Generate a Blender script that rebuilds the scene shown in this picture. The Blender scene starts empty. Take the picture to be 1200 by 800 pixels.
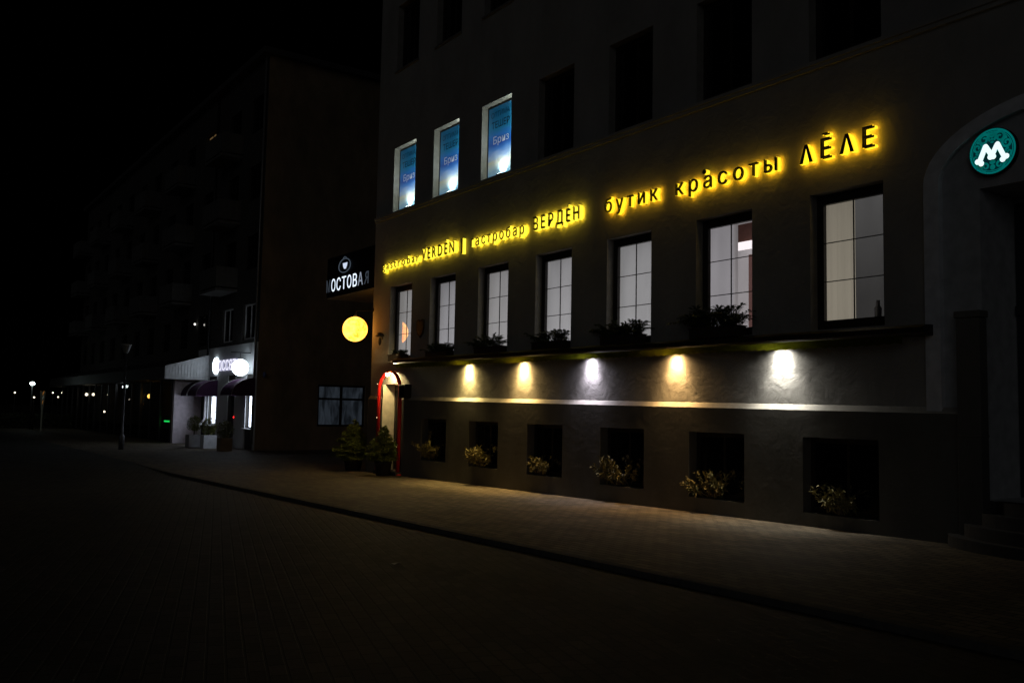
import bpy, math, random
from mathutils import Vector, Matrix
random.seed(7)
R = math.radians
scene = bpy.context.scene
col = scene.collection

# ------------------------------------------------------------------ helpers
class MB:
    def __init__(self):
        self.v, self.f, self.m, self.s = [], [], [], []
    def face(self, pts, m=0, smooth=False):
        n = len(self.v); self.v += [tuple(p) for p in pts]
        self.f.append(tuple(range(n, n + len(pts)))); self.m.append(m); self.s.append(smooth)
    def box(self, x0, x1, y0, y1, z0, z1, m=0):
        n = len(self.v)
        self.v += [(x0,y0,z0),(x1,y0,z0),(x1,y1,z0),(x0,y1,z0),(x0,y0,z1),(x1,y0,z1),(x1,y1,z1),(x0,y1,z1)]
        for q in ((0,3,2,1),(4,5,6,7),(0,1,5,4),(1,2,6,5),(2,3,7,6),(3,0,4,7)):
            self.f.append(tuple(n + i for i in q)); self.m.append(m); self.s.append(False)
    def tube(self, pts, r, seg=10, m=0, caps=True, closed=False):
        pts = [Vector(p) for p in pts]; rs = r if isinstance(r, (list, tuple)) else [r]*len(pts)
        n0 = len(self.v); k = len(pts)
        up = None
        for i, p in enumerate(pts):
            a = pts[(i-1) % k] if closed else pts[max(i-1, 0)]
            b = pts[(i+1) % k] if closed else pts[min(i+1, k-1)]
            t = (b - a).normalized()
            if up is None:
                up = Vector((0,0,1)) if abs(t.z) < .9 else Vector((0,1,0))
            s = t.cross(up).normalized(); u = s.cross(t).normalized(); up = u
            for j in range(seg):
                an = 2*math.pi*j/seg
                self.v.append(tuple(p + rs[i]*(math.cos(an)*s + math.sin(an)*u)))
        rng = k if closed else k-1
        for i in range(rng):
            for j in range(seg):
                a = n0 + i*seg + j; b = n0 + i*seg + (j+1) % seg
                c = n0 + ((i+1) % k)*seg + (j+1) % seg; d = n0 + ((i+1) % k)*seg + j
                self.f.append((a,b,c,d)); self.m.append(m); self.s.append(True)
        if caps and not closed:
            self.f.append(tuple(n0 + j for j in range(seg))[::-1]); self.m.append(m); self.s.append(False)
            self.f.append(tuple(n0 + (k-1)*seg + j for j in range(seg))); self.m.append(m); self.s.append(False)
    def lathe(self, prof, c=(0,0,0), seg=20, m=0, axis='z'):
        n0 = len(self.v)
        for (r, h) in prof:
            for j in range(seg):
                a = 2*math.pi*j/seg
                if axis == 'z': self.v.append((c[0]+r*math.cos(a), c[1]+r*math.sin(a), c[2]+h))
                elif axis == 'y': self.v.append((c[0]+r*math.cos(a), c[1]-h, c[2]+r*math.sin(a)))
                else: self.v.append((c[0]+h, c[1]+r*math.cos(a), c[2]+r*math.sin(a)))
        for i in range(len(prof)-1):
            for j in range(seg):
                a = n0+i*seg+j; b = n0+i*seg+(j+1) % seg
                self.f.append((a,b,b+seg,a+seg)); self.m.append(m); self.s.append(True)
        self.f.append(tuple(n0+j for j in range(seg))[::-1]); self.m.append(m); self.s.append(False)
        e = n0+(len(prof)-1)*seg
        self.f.append(tuple(e+j for j in range(seg))); self.m.append(m); self.s.append(False)
    def sphere(self, c, r, seg=12, rings=8, m=0, sc=(1,1,1)):
        n0 = len(self.v)
        for i in range(rings+1):
            t = math.pi*i/rings
            for j in range(seg):
                a = 2*math.pi*j/seg
                self.v.append((c[0]+sc[0]*r*math.sin(t)*math.cos(a), c[1]+sc[1]*r*math.sin(t)*math.sin(a), c[2]+sc[2]*r*math.cos(t)))
        for i in range(rings):
            for j in range(seg):
                a = n0+i*seg+j; b = n0+i*seg+(j+1) % seg
                self.f.append((a,a+seg,b+seg,b)); self.m.append(m); self.s.append(True)
    def build(self, name, mats, parent=None, bevel=0, off=(0,0,0)):
        me = bpy.data.meshes.new(name)
        o_ = Vector(off)
        me.from_pydata([tuple(Vector(p)-o_) for p in self.v], [], self.f)
        if not isinstance(mats, (list, tuple)): mats = [mats]
        for m in mats: me.materials.append(m)
        me.polygons.foreach_set('material_index', self.m)
        me.polygons.foreach_set('use_smooth', self.s)
        me.update()
        o = bpy.data.objects.new(name, me); col.objects.link(o)
        if parent is not None: o.parent = parent
        else: o.location = o_
        if bevel:
            md = o.modifiers.new('bevel', 'BEVEL'); md.width = bevel; md.segments = 2; md.limit_method = 'ANGLE'
        return o

def tag(o, label=None, cat=None, group=None, kind=None):
    if label: o['label'] = label
    if cat: o['category'] = cat
    if group: o['group'] = group
    if kind: o['kind'] = kind
    return o
def thing(name, label, cat, loc=(0,0,0), group=None):
    o = bpy.data.objects.new(name, None); col.objects.link(o); o.location = loc
    o.empty_display_size = .2
    return tag(o, label, cat, group)
def copy_tree(o, parent=None, loc=None):
    c = o.copy(); col.objects.link(c)
    if parent is not None: c.parent = parent
    if loc is not None: c.location = loc
    for ch in list(o.children): copy_tree(ch, c)
    return c

# ------------------------------------------------------------------ materials
def nodes(name):
    m = bpy.data.materials.new(name); m.use_nodes = True
    nt = m.node_tree; b = nt.nodes['Principled BSDF']
    return m, nt, b
def mat(name, c, rough=.7, metal=0, var=.15, scale=6, bump=0, bscale=30, spec=.4, emit=None, es=0, sub=0):
    m, nt, b = nodes(name)
    N = nt.nodes; L = nt.links
    tc = N.new('ShaderNodeTexCoord')
    no = N.new('ShaderNodeTexNoise'); no.inputs['Scale'].default_value = scale; no.inputs['Detail'].default_value = 6
    L.new(tc.outputs['Object'], no.inputs['Vector'])
    cr = N.new('ShaderNodeValToRGB')
    cr.color_ramp.elements[0].position = .3; cr.color_ramp.elements[1].position = .7
    cr.color_ramp.elements[0].color = (*[max(0, x*(1-var)) for x in c], 1)
    cr.color_ramp.elements[1].color = (*[min(1, x*(1+var)) for x in c], 1)
    L.new(no.outputs['Fac'], cr.inputs['Fac']); L.new(cr.outputs['Color'], b.inputs['Base Color'])
    b.inputs['Roughness'].default_value = rough; b.inputs['Metallic'].default_value = metal
    b.inputs['Specular IOR Level'].default_value = spec
    if bump:
        n2 = N.new('ShaderNodeTexNoise'); n2.inputs['Scale'].default_value = bscale; n2.inputs['Detail'].default_value = 8
        L.new(tc.outputs['Object'], n2.inputs['Vector'])
        bp = N.new('ShaderNodeBump'); bp.inputs['Strength'].default_value = bump; bp.inputs['Distance'].default_value = .02
        L.new(n2.outputs['Fac'], bp.inputs['Height']); L.new(bp.outputs['Normal'], b.inputs['Normal'])
    if emit:
        b.inputs['Emission Color'].default_value = (*emit, 1); b.inputs['Emission Strength'].default_value = es
    return m
def stucco(name, c, var=.22, bump=.35, dist=.02):
    m, nt, b = nodes(name); N = nt.nodes; L = nt.links
    tc = N.new('ShaderNodeTexCoord')
    big = N.new('ShaderNodeTexNoise'); big.inputs['Scale'].default_value = .9; big.inputs['Detail'].default_value = 9; big.inputs['Roughness'].default_value = .65
    mp = N.new('ShaderNodeMapping'); mp.inputs['Scale'].default_value = (1, 1, .55)
    L.new(tc.outputs['Object'], mp.inputs['Vector']); L.new(mp.outputs['Vector'], big.inputs['Vector'])
    cr = N.new('ShaderNodeValToRGB'); cr.color_ramp.elements[0].position = .32; cr.color_ramp.elements[1].position = .72
    cr.color_ramp.elements[0].color = (*[x*(1-var) for x in c], 1); cr.color_ramp.elements[1].color = (*[x*(1+var*.5) for x in c], 1)
    L.new(big.outputs['Fac'], cr.inputs['Fac']); L.new(cr.outputs['Color'], b.inputs['Base Color'])
    med = N.new('ShaderNodeTexNoise'); med.inputs['Scale'].default_value = 3.2; med.inputs['Detail'].default_value = 10; med.inputs['Roughness'].default_value = .62; med.inputs['Distortion'].default_value = .6
    fine = N.new('ShaderNodeTexNoise'); fine.inputs['Scale'].default_value = 60; fine.inputs['Detail'].default_value = 4
    L.new(tc.outputs['Object'], med.inputs['Vector']); L.new(tc.outputs['Object'], fine.inputs['Vector'])
    mx = N.new('ShaderNodeMath'); mx.operation = 'MULTIPLY_ADD'; mx.inputs[1].default_value = .10
    L.new(fine.outputs['Fac'], mx.inputs[0]); L.new(med.outputs['Fac'], mx.inputs[2])
    bp = N.new('ShaderNodeBump'); bp.inputs['Strength'].default_value = bump; bp.inputs['Distance'].default_value = dist*3
    L.new(mx.outputs[0], bp.inputs['Height']); L.new(bp.outputs['Normal'], b.inputs['Normal'])
    b.inputs['Roughness'].default_value = .9; b.inputs['Specular IOR Level'].default_value = .2
    return m
def emis(name, c, s, var=0, scale=5):
    m = bpy.data.materials.new(name); m.use_nodes = True
    nt = m.node_tree; nt.nodes.clear()
    o = nt.nodes.new('ShaderNodeOutputMaterial'); e = nt.nodes.new('ShaderNodeEmission')
    e.inputs['Color'].default_value = (*c, 1); e.inputs['Strength'].default_value = s
    if var:
        tc = nt.nodes.new('ShaderNodeTexCoord'); n = nt.nodes.new('ShaderNodeTexNoise'); n.inputs['Scale'].default_value = scale
        mr = nt.nodes.new('ShaderNodeMapRange'); mr.inputs['From Min'].default_value = .3; mr.inputs['From Max'].default_value = .7
        mr.inputs['To Min'].default_value = s*(1-var); mr.inputs['To Max'].default_value = s*(1+var)
        nt.links.new(tc.outputs['Object'], n.inputs['Vector']); nt.links.new(n.outputs['Fac'], mr.inputs['Value']); nt.links.new(mr.outputs['Result'], e.inputs['Strength'])
    nt.links.new(e.outputs[0], o.inputs[0])
    return m
def backlit(name, c, s0, s1, z0, z1, folds=0):
    """an interior surface with its room light painted in as emission, brighter towards one end of its height, faint folds"""
    m, nt, b = nodes(name); N = nt.nodes; L = nt.links
    tc = N.new('ShaderNodeTexCoord'); sx = N.new('ShaderNodeSeparateXYZ'); L.new(tc.outputs['Object'], sx.inputs[0])
    mr = N.new('ShaderNodeMapRange'); mr.inputs['From Min'].default_value = z0; mr.inputs['From Max'].default_value = z1
    mr.inputs['To Min'].default_value = s0; mr.inputs['To Max'].default_value = s1; L.new(sx.outputs['Z'], mr.inputs['Value'])
    no = N.new('ShaderNodeTexNoise'); no.inputs['Scale'].default_value = 1.3; no.inputs['Detail'].default_value = 3
    mp = N.new('ShaderNodeMapping'); mp.inputs['Scale'].default_value = (2.5 if not folds else 12, 1, .25 if folds else .6)
    L.new(tc.outputs['Object'], mp.inputs['Vector']); L.new(mp.outputs['Vector'], no.inputs['Vector'])
    m2 = N.new('ShaderNodeMapRange'); m2.inputs['From Min'].default_value = .3; m2.inputs['From Max'].default_value = .7
    m2.inputs['To Min'].default_value = .88; m2.inputs['To Max'].default_value = 1.1
    L.new(no.outputs['Fac'], m2.inputs['Value'])
    mu = N.new('ShaderNodeMath'); mu.operation = 'MULTIPLY'; L.new(mr.outputs['Result'], mu.inputs[0]); L.new(m2.outputs['Result'], mu.inputs[1])
    b.inputs['Base Color'].default_value = (.5,.5,.5,1); b.inputs['Roughness'].default_value = .9
    b.inputs['Emission Color'].default_value = (*c, 1); L.new(mu.outputs[0], b.inputs['Emission Strength'])
    return m
def glass(name, tint=(1,1,1), gloss=1.0, ior=1.65):
    m = bpy.data.materials.new(name); m.use_nodes = True; nt = m.node_tree; nt.nodes.clear()
    N = nt.nodes; L = nt.links
    o = N.new('ShaderNodeOutputMaterial'); mx = N.new('ShaderNodeMixShader'); fr = N.new('ShaderNodeFresnel'); fr.inputs['IOR'].default_value = ior
    t = N.new('ShaderNodeBsdfTransparent'); t.inputs[0].default_value = (*tint, 1)
    g = N.new('ShaderNodeBsdfGlossy'); g.inputs['Roughness'].default_value = .015; g.inputs[0].default_value = (gloss, gloss, gloss, 1)
    L.new(fr.outputs[0], mx.inputs[0]); L.new(t.outputs[0], mx.inputs[1]); L.new(g.outputs[0], mx.inputs[2]); L.new(mx.outputs[0], o.inputs[0])
    return m
def paving(name, c, bw, bh, var, rot=0, bump=.5, mortar=.35):
    m, nt, b = nodes(name); N = nt.nodes; L = nt.links
    tc = N.new('ShaderNodeTexCoord'); mp = N.new('ShaderNodeMapping'); mp.inputs['Rotation'].default_value = (0,0,rot)
    L.new(tc.outputs['Object'], mp.inputs['Vector'])
    br = N.new('ShaderNodeTexBrick'); br.inputs['Scale'].default_value = 1
    br.inputs['Brick Width'].default_value = bw; br.inputs['Row Height'].default_value = bh
    br.inputs['Mortar Size'].default_value = .010; br.inputs['Mortar Smooth'].default_value = .4
    br.inputs['Color1'].default_value = (*[x*(1-var) for x in c], 1); br.inputs['Color2'].default_value = (*[x*(1+var) for x in c], 1)
    br.inputs['Mortar'].default_value = (*[x*mortar for x in c], 1)
    no0 = N.new('ShaderNodeTexNoise'); no0.inputs['Scale'].default_value = 3; no0.inputs['Detail'].default_value = 3
    L.new(tc.outputs['Object'], no0.inputs['Vector'])
    va = N.new('ShaderNodeMix'); va.data_type = 'VECTOR'; va.inputs['Factor'].default_value = .012
    L.new(mp.outputs['Vector'], va.inputs[4]); L.new(no0.outputs['Color'], va.inputs[5])
    L.new(va.outputs[1], br.inputs['Vector'])
    no = N.new('ShaderNodeTexNoise'); no.inputs['Scale'].default_value = .7; no.inputs['Detail'].default_value = 8; no.inputs['Roughness'].default_value = .65
    L.new(tc.outputs['Object'], no.inputs['Vector'])
    mr = N.new('ShaderNodeMapRange'); mr.inputs['From Min'].default_value = .3; mr.inputs['From Max'].default_value = .7
    mr.inputs['To Min'].default_value = .65; mr.inputs['To Max'].default_value = 1.3; L.new(no.outputs['Fac'], mr.inputs['Value'])
    mx = N.new('ShaderNodeMix'); mx.data_type = 'RGBA'; mx.blend_type = 'MULTIPLY'; mx.inputs['Factor'].default_value = 1
    L.new(br.outputs['Color'], mx.inputs[6]); L.new(mr.outputs['Result'], mx.inputs[7]); L.new(mx.outputs[2], b.inputs['Base Color'])
    f = N.new('ShaderNodeTexNoise'); f.inputs['Scale'].default_value = 45; f.inputs['Detail'].default_value = 5; L.new(tc.outputs['Object'], f.inputs['Vector'])
    ma = N.new('ShaderNodeMath'); ma.operation = 'MULTIPLY_ADD'; ma.inputs[1].default_value = .35
    inv = N.new('ShaderNodeMath'); inv.operation = 'SUBTRACT'; inv.inputs[0].default_value = 1; L.new(br.outputs['Fac'], inv.inputs[1])
    L.new(f.outputs['Fac'], ma.inputs[0]); L.new(inv.outputs[0], ma.inputs[2])
    bp = N.new('ShaderNodeBump'); bp.inputs['Strength'].default_value = bump; bp.inputs['Distance'].default_value = .012
    L.new(ma.outputs[0], bp.inputs['Height']); L.new(bp.outputs['Normal'], b.inputs['Normal'])
    b.inputs['Roughness'].default_value = .75; b.inputs['Specular IOR Level'].default_value = .3
    return m
def leafmat(name, c, trans=.25):
    m = mat(name, c, rough=.6, var=.5, scale=9)
    nt = m.node_tree; b = nt.nodes['Principled BSDF']
    return m

M = dict(
    wall=stucco('grey_stucco', (.30,.29,.272)), plinth=stucco('plinth_render', (.125,.12,.106), .3, .14),
    reveal=mat('reveal_paint', (.27,.255,.225), .8, bump=.15), trim=mat('trim_paint', (.62,.63,.66), .8, bump=.1),
    roof=mat('roof_sheet', (.05,.048,.048), .6),
    frame=mat('dark_wood', (.018,.014,.011), .5), dglass=mat('dark_glass', (.004,.004,.005), .06, var=.05, spec=.5),
    blackm=mat('black_metal', (.012,.012,.012), .45, spec=.4), gunm=mat('grey_metal', (.09,.09,.10), .45, .6),
    zinc=mat('zinc_sheet', (.22,.22,.22), .45, .5), red=mat('red_lacquer', (.55,.012,.01), .35, var=.1),
    glass=glass('window_glass', ior=3.4), valance=None,
    pave=paving('paving_blocks', (.125,.10,.066), .24, .12, .32, 0, .8, .22), road=paving('road_setts', (.047,.043,.036), .24, .12, .3, .3, .5, .45),
    kerb=mat('kerb_stone', (.075,.07,.06), .9, var=.3, scale=8, bump=.2), step=mat('stone_steps', (.04,.04,.04), .85, bump=.2),
    terracotta=mat('dark_pot', (.03,.022,.017), .7), spruce=mat('spruce_needles', (.17,.20,.04), .6, var=.45, scale=14),
    bark=mat('bark', (.05,.035,.022), .9), fern=mat('fern_leaf', (.06,.085,.03), .6, var=.5, scale=12),
    straw=mat('straw_leaf', (.17,.145,.05), .7, var=.5, scale=11), trough=mat('wood_trough', (.03,.02,.014), .7),
    apt=stucco('apartment_render', (.055,.052,.048), .2, .25), gable=stucco('gable_lit_render', (.27,.20,.125), .4, .25),  # warm lamp light on the end wall is put into the gable colour
    aptg=stucco('shop_front_render', (.52,.54,.55), .15, .2), white=mat('white_paint', (.72,.72,.74), .6), pink=mat('pinkish_paint', (.62,.55,.60), .7),
    purple=mat('purple_canvas', (.05,.012,.055), .75, var=.2), boxw=mat('pale_planter', (.62,.64,.66), .6), boxg=mat('grey_planter', (.3,.3,.31), .7), boxb=mat('brown_planter', (.19,.14,.09), .7),
    box=mat('topiary_leaf', (.12,.13,.03), .6, var=.5, scale=14),
    door=mat('dark_door', (.02,.024,.03), .45), panelb=mat('balcony_panel', (.08,.078,.075), .8),
    rust=mat('red_brown', (.12,.05,.035), .7), hedge=mat('hedge_leaf', (.05,.055,.03), .7, var=.5, scale=9))
# olive valance: cloth that lets the lamp behind it glow through
def valance_mat():
    m = bpy.data.materials.new('olive_canvas'); m.use_nodes = True; nt = m.node_tree; nt.nodes.clear(); N = nt.nodes
    o = N.new('ShaderNodeOutputMaterial'); mx = N.new('ShaderNodeMixShader'); mx.inputs[0].default_value = .55
    d = N.new('ShaderNodeBsdfDiffuse'); d.inputs[0].default_value = (.05,.055,.008,1)
    t = N.new('ShaderNodeBsdfTranslucent'); t.inputs[0].default_value = (.20,.22,.012,1)
    nt.links.new(d.outputs[0], mx.inputs[1]); nt.links.new(t.outputs[0], mx.inputs[2]); nt.links.new(mx.outputs[0], o.inputs[0])
    return m
M['valance'] = valance_mat()

# ------------------------------------------------------------------ camera
YAW, PITCH, ROLL, F_PX = .960525, .0771272, .0193776, 1067.97
f = Vector((-math.sin(YAW)*math.cos(PITCH), math.cos(YAW)*math.cos(PITCH), math.sin(PITCH)))
r = Vector((math.cos(YAW), math.sin(YAW), 0)); u = r.cross(f)
r2 = math.cos(ROLL)*r + math.sin(ROLL)*u; u2 = -math.sin(ROLL)*r + math.cos(ROLL)*u
cam = bpy.data.cameras.new('camera'); co = bpy.data.objects.new('camera', cam); col.objects.link(co)
mw = Matrix.Identity(4)
for i in range(3):
    mw[i][0] = r2[i]; mw[i][1] = u2[i]; mw[i][2] = -f[i]
mw[0][3], mw[1][3], mw[2][3] = 0, -11.4436, 1.6
co.matrix_world = mw
cam.sensor_width = 36; cam.lens = F_PX/1200*36; cam.clip_end = 2000; cam.clip_start = .05
scene.camera = co

# ------------------------------------------------------------------ world and night light
w = bpy.data.worlds.new('World'); scene.world = w; w.use_nodes = True
nt = w.node_tree; bg = nt.nodes['Background']
sky = nt.nodes.new('ShaderNodeTexSky'); sky.sky_type = 'NISHITA'; sky.sun_disc = False
SUN_DIR = Vector((-.55, .80, -.24)).normalized()      # where the faint light travels
sky.sun_elevation = R(-7); sky.sun_rotation = math.atan2(-SUN_DIR.x, -SUN_DIR.y)
nt.links.new(sky.outputs[0], bg.inputs[0]); bg.inputs[1].default_value = .004
sd = bpy.data.lights.new('night_light', 'SUN'); sd.energy = .055; sd.angle = R(50); sd.color = (.95,.97,1)
so = bpy.data.objects.new('night_light', sd); col.objects.link(so)
so.rotation_euler = SUN_DIR.to_track_quat('-Z', 'Y').to_euler()
scene.view_settings.view_transform = 'Standard'; scene.view_settings.look = 'None'; scene.view_settings.exposure = 0
scene.cycles.use_denoising = True
scene.cycles.max_bounces = 6; scene.cycles.sample_clamp_indirect = 3

def spot(name, loc, to, power, size, blend, color, parent, radius=.02):
    d = bpy.data.lights.new(name, 'SPOT'); d.energy = power; d.spot_size = size; d.spot_blend = blend; d.color = color; d.shadow_soft_size = radius
    o = bpy.data.objects.new(name, d); col.objects.link(o); o.parent = parent; o.location = loc
    o.rotation_euler = (Vector(to)-Vector(loc)).to_track_quat('-Z', 'Y').to_euler()
    return o

# ------------------------------------------------------------------ ground
def gz(x):
    return max(-.14, min(.06, .03 + (x + 6.5)*.0095))
def frange(a, b, n): return [a + (b-a)*i/n for i in range(n+1)]
xs = [-900, -400, -200, -120] + frange(-90, 10, 100) + [30, 90, 300, 900]
ys = [-900, -300, -90, -40, -20, -10, -5.02, -3, 0, 6, 12, 30, 90, 300, 900]
mb = MB()
def kerb_drop(x):
    return .055*max(0, min(1, (x+27)/3.0))
def road_z(x): return gz(x) - .004 - kerb_drop(x)
for i in range(len(xs)-1):
    for j in range(len(ys)-1):
        mb.face([(xs[i],ys[j],road_z(xs[i])),(xs[i+1],ys[j],road_z(xs[i+1])),(xs[i+1],ys[j+1],road_z(xs[i+1])),(xs[i],ys[j+1],road_z(xs[i]))])
tag(mb.build('road', M['road']), 'dark block paved street running past the buildings', kind='structure')
mb = MB()
xs2 = frange(-80, 8, 88)
for i in range(len(xs2)-1):
    a, b = xs2[i], xs2[i+1]
    for y0, y1 in ((-4.86,-3),(-3,0),(0,1.5),(1.5,14)):
        mb.face([(a,y0,gz(a)),(b,y0,gz(b)),(b,y1,gz(b)),(a,y1,gz(a))])
tag(mb.build('pavement', M['pave']), 'block paved pavement along the foot of the facade', kind='structure')
mb = MB()
for i in range(len(xs2)-1):
    a, b = xs2[i], xs2[i+1]
    if b < -27: continue
    for yA, yB, zA, zB in ((-5.0,-4.86,.003,.003),):
        mb.face([(a,yA,gz(a)+.003),(b,yA,gz(b)+.003),(b,yB,gz(b)+.003),(a,yB,gz(a)+.003)])
        mb.face([(a,yA,gz(a)-.2),(b,yA,gz(b)-.2),(b,yA,gz(b)+.003),(a,yA,gz(a)+.003)])
tag(mb.build('kerb', M['kerb']), 'dark kerb line at the edge of the pavement', kind='structure')

# ------------------------------------------------------------------ walls with openings
def wall_cells(mb, u0, u1, z0, z1, ops, P, depth, m_wall=0, m_rev=1, zt=None):
    """P(u, d, z) -> point.  ops: (ua, ub, za, zb[, depth])"""
    us = sorted(set([u0, u1] + [o[0] for o in ops] + [o[1] for o in ops]))
    zs = sorted(set([z0, z1] + [o[2] for o in ops] + [o[3] for o in ops]))
    us = [v for v in us if u0 <= v <= u1]; zs = [v for v in zs if z0 <= v <= z1]
    for i in range(len(us)-1):
        for j in range(len(zs)-1):
            cu, cz = (us[i]+us[i+1])/2, (zs[j]+zs[j+1])/2
            if any(o[0] < cu < o[1] and o[2] < cz < o[3] for o in ops): continue
            mb.face([P(us[i],0,zs[j]), P(us[i+1],0,zs[j]), P(us[i+1],0,zs[j+1]), P(us[i],0,zs[j+1])], m_wall)
    for o in ops:
        d = o[4] if len(o) > 4 else depth
        a, b, c, e = o[:4]
        mb.face([P(a,0,c),P(a,0,e),P(a,d,e),P(a,d,c)], m_rev)
        mb.face([P(b,0,c),P(b,d,c),P(b,d,e),P(b,0,e)], m_rev)
        mb.face([P(a,0,e),P(b,0,e),P(b,d,e),P(a,d,e)], m_rev)
        if c > z0: mb.face([P(a,0,c),P(a,d,c),P(b,d,c),P(b,0,c)], m_rev)

RIGHT = [-7.35,-9.68,-12.0,-14.31,-16.56,-18.81,-20.99]
WID = 1.22
bld = thing('corner_building', 'large grey stucco corner building with a row of lit first floor windows', 'building', (-15,0,0))
class P_:  # parts are modelled in world coordinates and shifted to the thing's base
    pass
def part(mb, name, mats, parent, root=None, **k):
    o = mb.build(name, mats, parent, **k)
    base = Vector((0,0,0)); p = parent
    # undo every ancestor's offset so that the mesh stays where it was modelled
    while p is not None:
        base += p.location; p = p.parent
    o.location = -base
    return o

ops = []
for x in RIGHT:
    ops += [(x-WID,x,2.90,4.95,.30),(x-WID,x,7.0,8.79,.30),(x-WID,x,10.98,12.85,.30)]
DOOR = (-22.36,-21.26,-.30,2.28)
ops.append((DOOR[0],DOOR[1],1.60,DOOR[3],.36))
ARC = -4.9
ops.append((-6.73,-3.07,1.60,5.70,.001))
TOP = 14.9
mb = MB()
Pm = lambda u,d,z: (u, d, z)
wall_cells(mb, -23.15, 1.5, 1.60, TOP, ops, Pm, .3)
# rounded left corner, end wall, back
arc = [(-23.15 - .35*math.sin(a), .35 - .35*math.cos(a)) for a in [i*math.pi/2/8 for i in range(9)]]
for (a, b) in zip(arc, arc[1:]):
    mb.face([(b[0],b[1],1.6),(a[0],a[1],1.6),(a[0],a[1],TOP),(b[0],b[1],TOP)], 0, True)
mb.face([(-23.5,12,-.3),(-23.5,.35,-.3),(-23.5,.35,TOP),(-23.5,12,TOP)])
mb.face([(-23.5,12,-.3),(1.5,12,-.3),(1.5,12,TOP),(-23.5,12,TOP)])
mb.face([(1.5,0,-.3),(1.5,12,-.3),(1.5,12,TOP),(1.5,0,TOP)])
# spandrels over the entrance arch
def arch(a, b, n=28):
    return [(ARC - a*math.cos(t), 4.72 + b*math.sin(t)) for t in [math.pi*i/n for i in range(n+1)]]
ao, ai = arch(1.83,.95), arch(1.62,.77)
for (p, q) in zip(ao, ao[1:]):
    mb.face([(p[0],0,p[1]),(q[0],0,q[1]),(q[0],0,5.70),(p[0],0,5.70)])
wallo = part(mb, 'wall', [M['wall'], M['reveal']], bld)
# inner wall of the arch with the deep door niche
mb = MB()
NI = (-6.02,-3.78,.62,4.57,.9)
wall_cells(mb, -6.6, -3.2, .0, 4.72, [NI], lambda u,d,z: (u,.05+d,z), .9)
for (p, q) in zip(ai, ai[1:]):
    mb.face([(p[0],.05,4.72),(q[0],.05,4.72),(q[0],.05,q[1]),(p[0],.05,p[1])])
mb.face([(NI[0],.95,NI[2]),(NI[1],.95,NI[2]),(NI[1],.95,NI[3]),(NI[0],.95,NI[3])], 0)
part(mb, 'entrance_wall', [mat('entrance_paint', (.40,.41,.42), .85, bump=.15), mat('niche_paint', (.46,.47,.48), .85)], bld)
mb = MB()
full = [(-6.73,1.62)] + ao + [(-3.07,1.62)]; inn = [(-6.52,1.62)] + ai + [(-3.28,1.62)]
for i in range(len(full)-1):
    p,q,s,t = full[i],full[i+1],inn[i+1],inn[i]
    mb.face([(p[0],-.045,p[1]),(t[0],-.045,t[1]),(s[0],-.045,s[1]),(q[0],-.045,q[1])])
    mb.face([(p[0],-.045,p[1]),(q[0],-.045,q[1]),(q[0],.0,q[1]),(p[0],.0,p[1])])
    mb.face([(t[0],-.045,t[1]),(t[0],.06,t[1]),(s[0],.06,s[1]),(s[0],-.045,s[1])])
part(mb, 'entrance_arch', M['trim'], bld)
# door of the arch
mb = MB(); mb.box(-6.0,-3.8,.90,.945,.62,4.5); mb.box(-4.92,-4.88,.87,.90,.66,3.0); mb.box(-6.0,-3.8,.86,.90,3.0,3.12)
for cx in (-5.45,-4.35):
    mb.box(cx-.38,cx+.38,.88,.90,.85,1.6); mb.box(cx-.38,cx+.38,.88,.90,1.75,2.85)
d = part(mb, 'entrance_door', M['door'], bld)
mb = MB(); mb.tube([(-4.98,.84,1.5),(-4.98,.80,1.52),(-4.98,.80,1.9),(-4.98,.84,1.92)], .015)
part(mb, 'handle', M['gunm'], d)

# plinth
def pz(x): return 1.69 + (-6.8 - x)*.0119
def bt(x): return 1.31 + (-7.42 - x)*.0065
def bb(x): return .21 + (-7.42 - x)*.0135
BAS = []
for k, x in enumerate([-7.42,-9.78,-12.08,-14.44,-16.74,-18.97]):
    BAS.append((x-1.2 if k else x-1.25, x, bb(x), bt(x)))
PY = -.07
mb = MB()
us = sorted(set([-23.15,-6.27] + [DOOR[0],DOOR[1]] + [b[0] for b in BAS] + [b[1] for b in BAS]))
for a, b in zip(us, us[1:]):
    c = (a+b)/2
    if DOOR[0] < c < DOOR[1]: continue
    op = [o for o in BAS if o[0] < c < o[1]]
    lo = -.3
    segs = [(lo,lo,pz(a),pz(b))] if not op else [(lo,lo,op[0][2],op[0][2]),(op[0][3],op[0][3],pz(a),pz(b))]
    for s in segs:
        mb.face([(a,PY,s[0]),(b,PY,s[1]),(b,PY,s[3]),(a,PY,s[2])])
    mb.face([(a,PY,pz(a)),(b,PY,pz(b)),(b,-.001,pz(b)+.085),(a,-.001,pz(a)+.085)], 2)
    if op:
        x0,x1,z0,z1 = op[0]; dd = .22
        mb.face([(x0,PY,z0),(x0,PY,z1),(x0,dd,z1),(x0,dd,z0)],1); mb.face([(x1,PY,z0),(x1,dd,z0),(x1,dd,z1),(x1,PY,z1)],1)
        mb.face([(x0,PY,z1),(x1,PY,z1),(x1,dd,z1),(x0,dd,z1)],1); mb.face([(x0,PY,z0),(x0,dd,z0),(x1,dd,z0),(x1,PY,z0)],1)
for (sx) in (DOOR[0], DOOR[1]):
    mb.face([(sx,PY,-.3),(sx,.36,-.3),(sx,.36,1.60),(sx,PY,1.60)],2)
    mb.face([(sx,PY,1.60),(sx,0,1.60),(sx,-.001,pz(sx)+.085),(sx,PY,pz(sx))],2)
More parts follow.
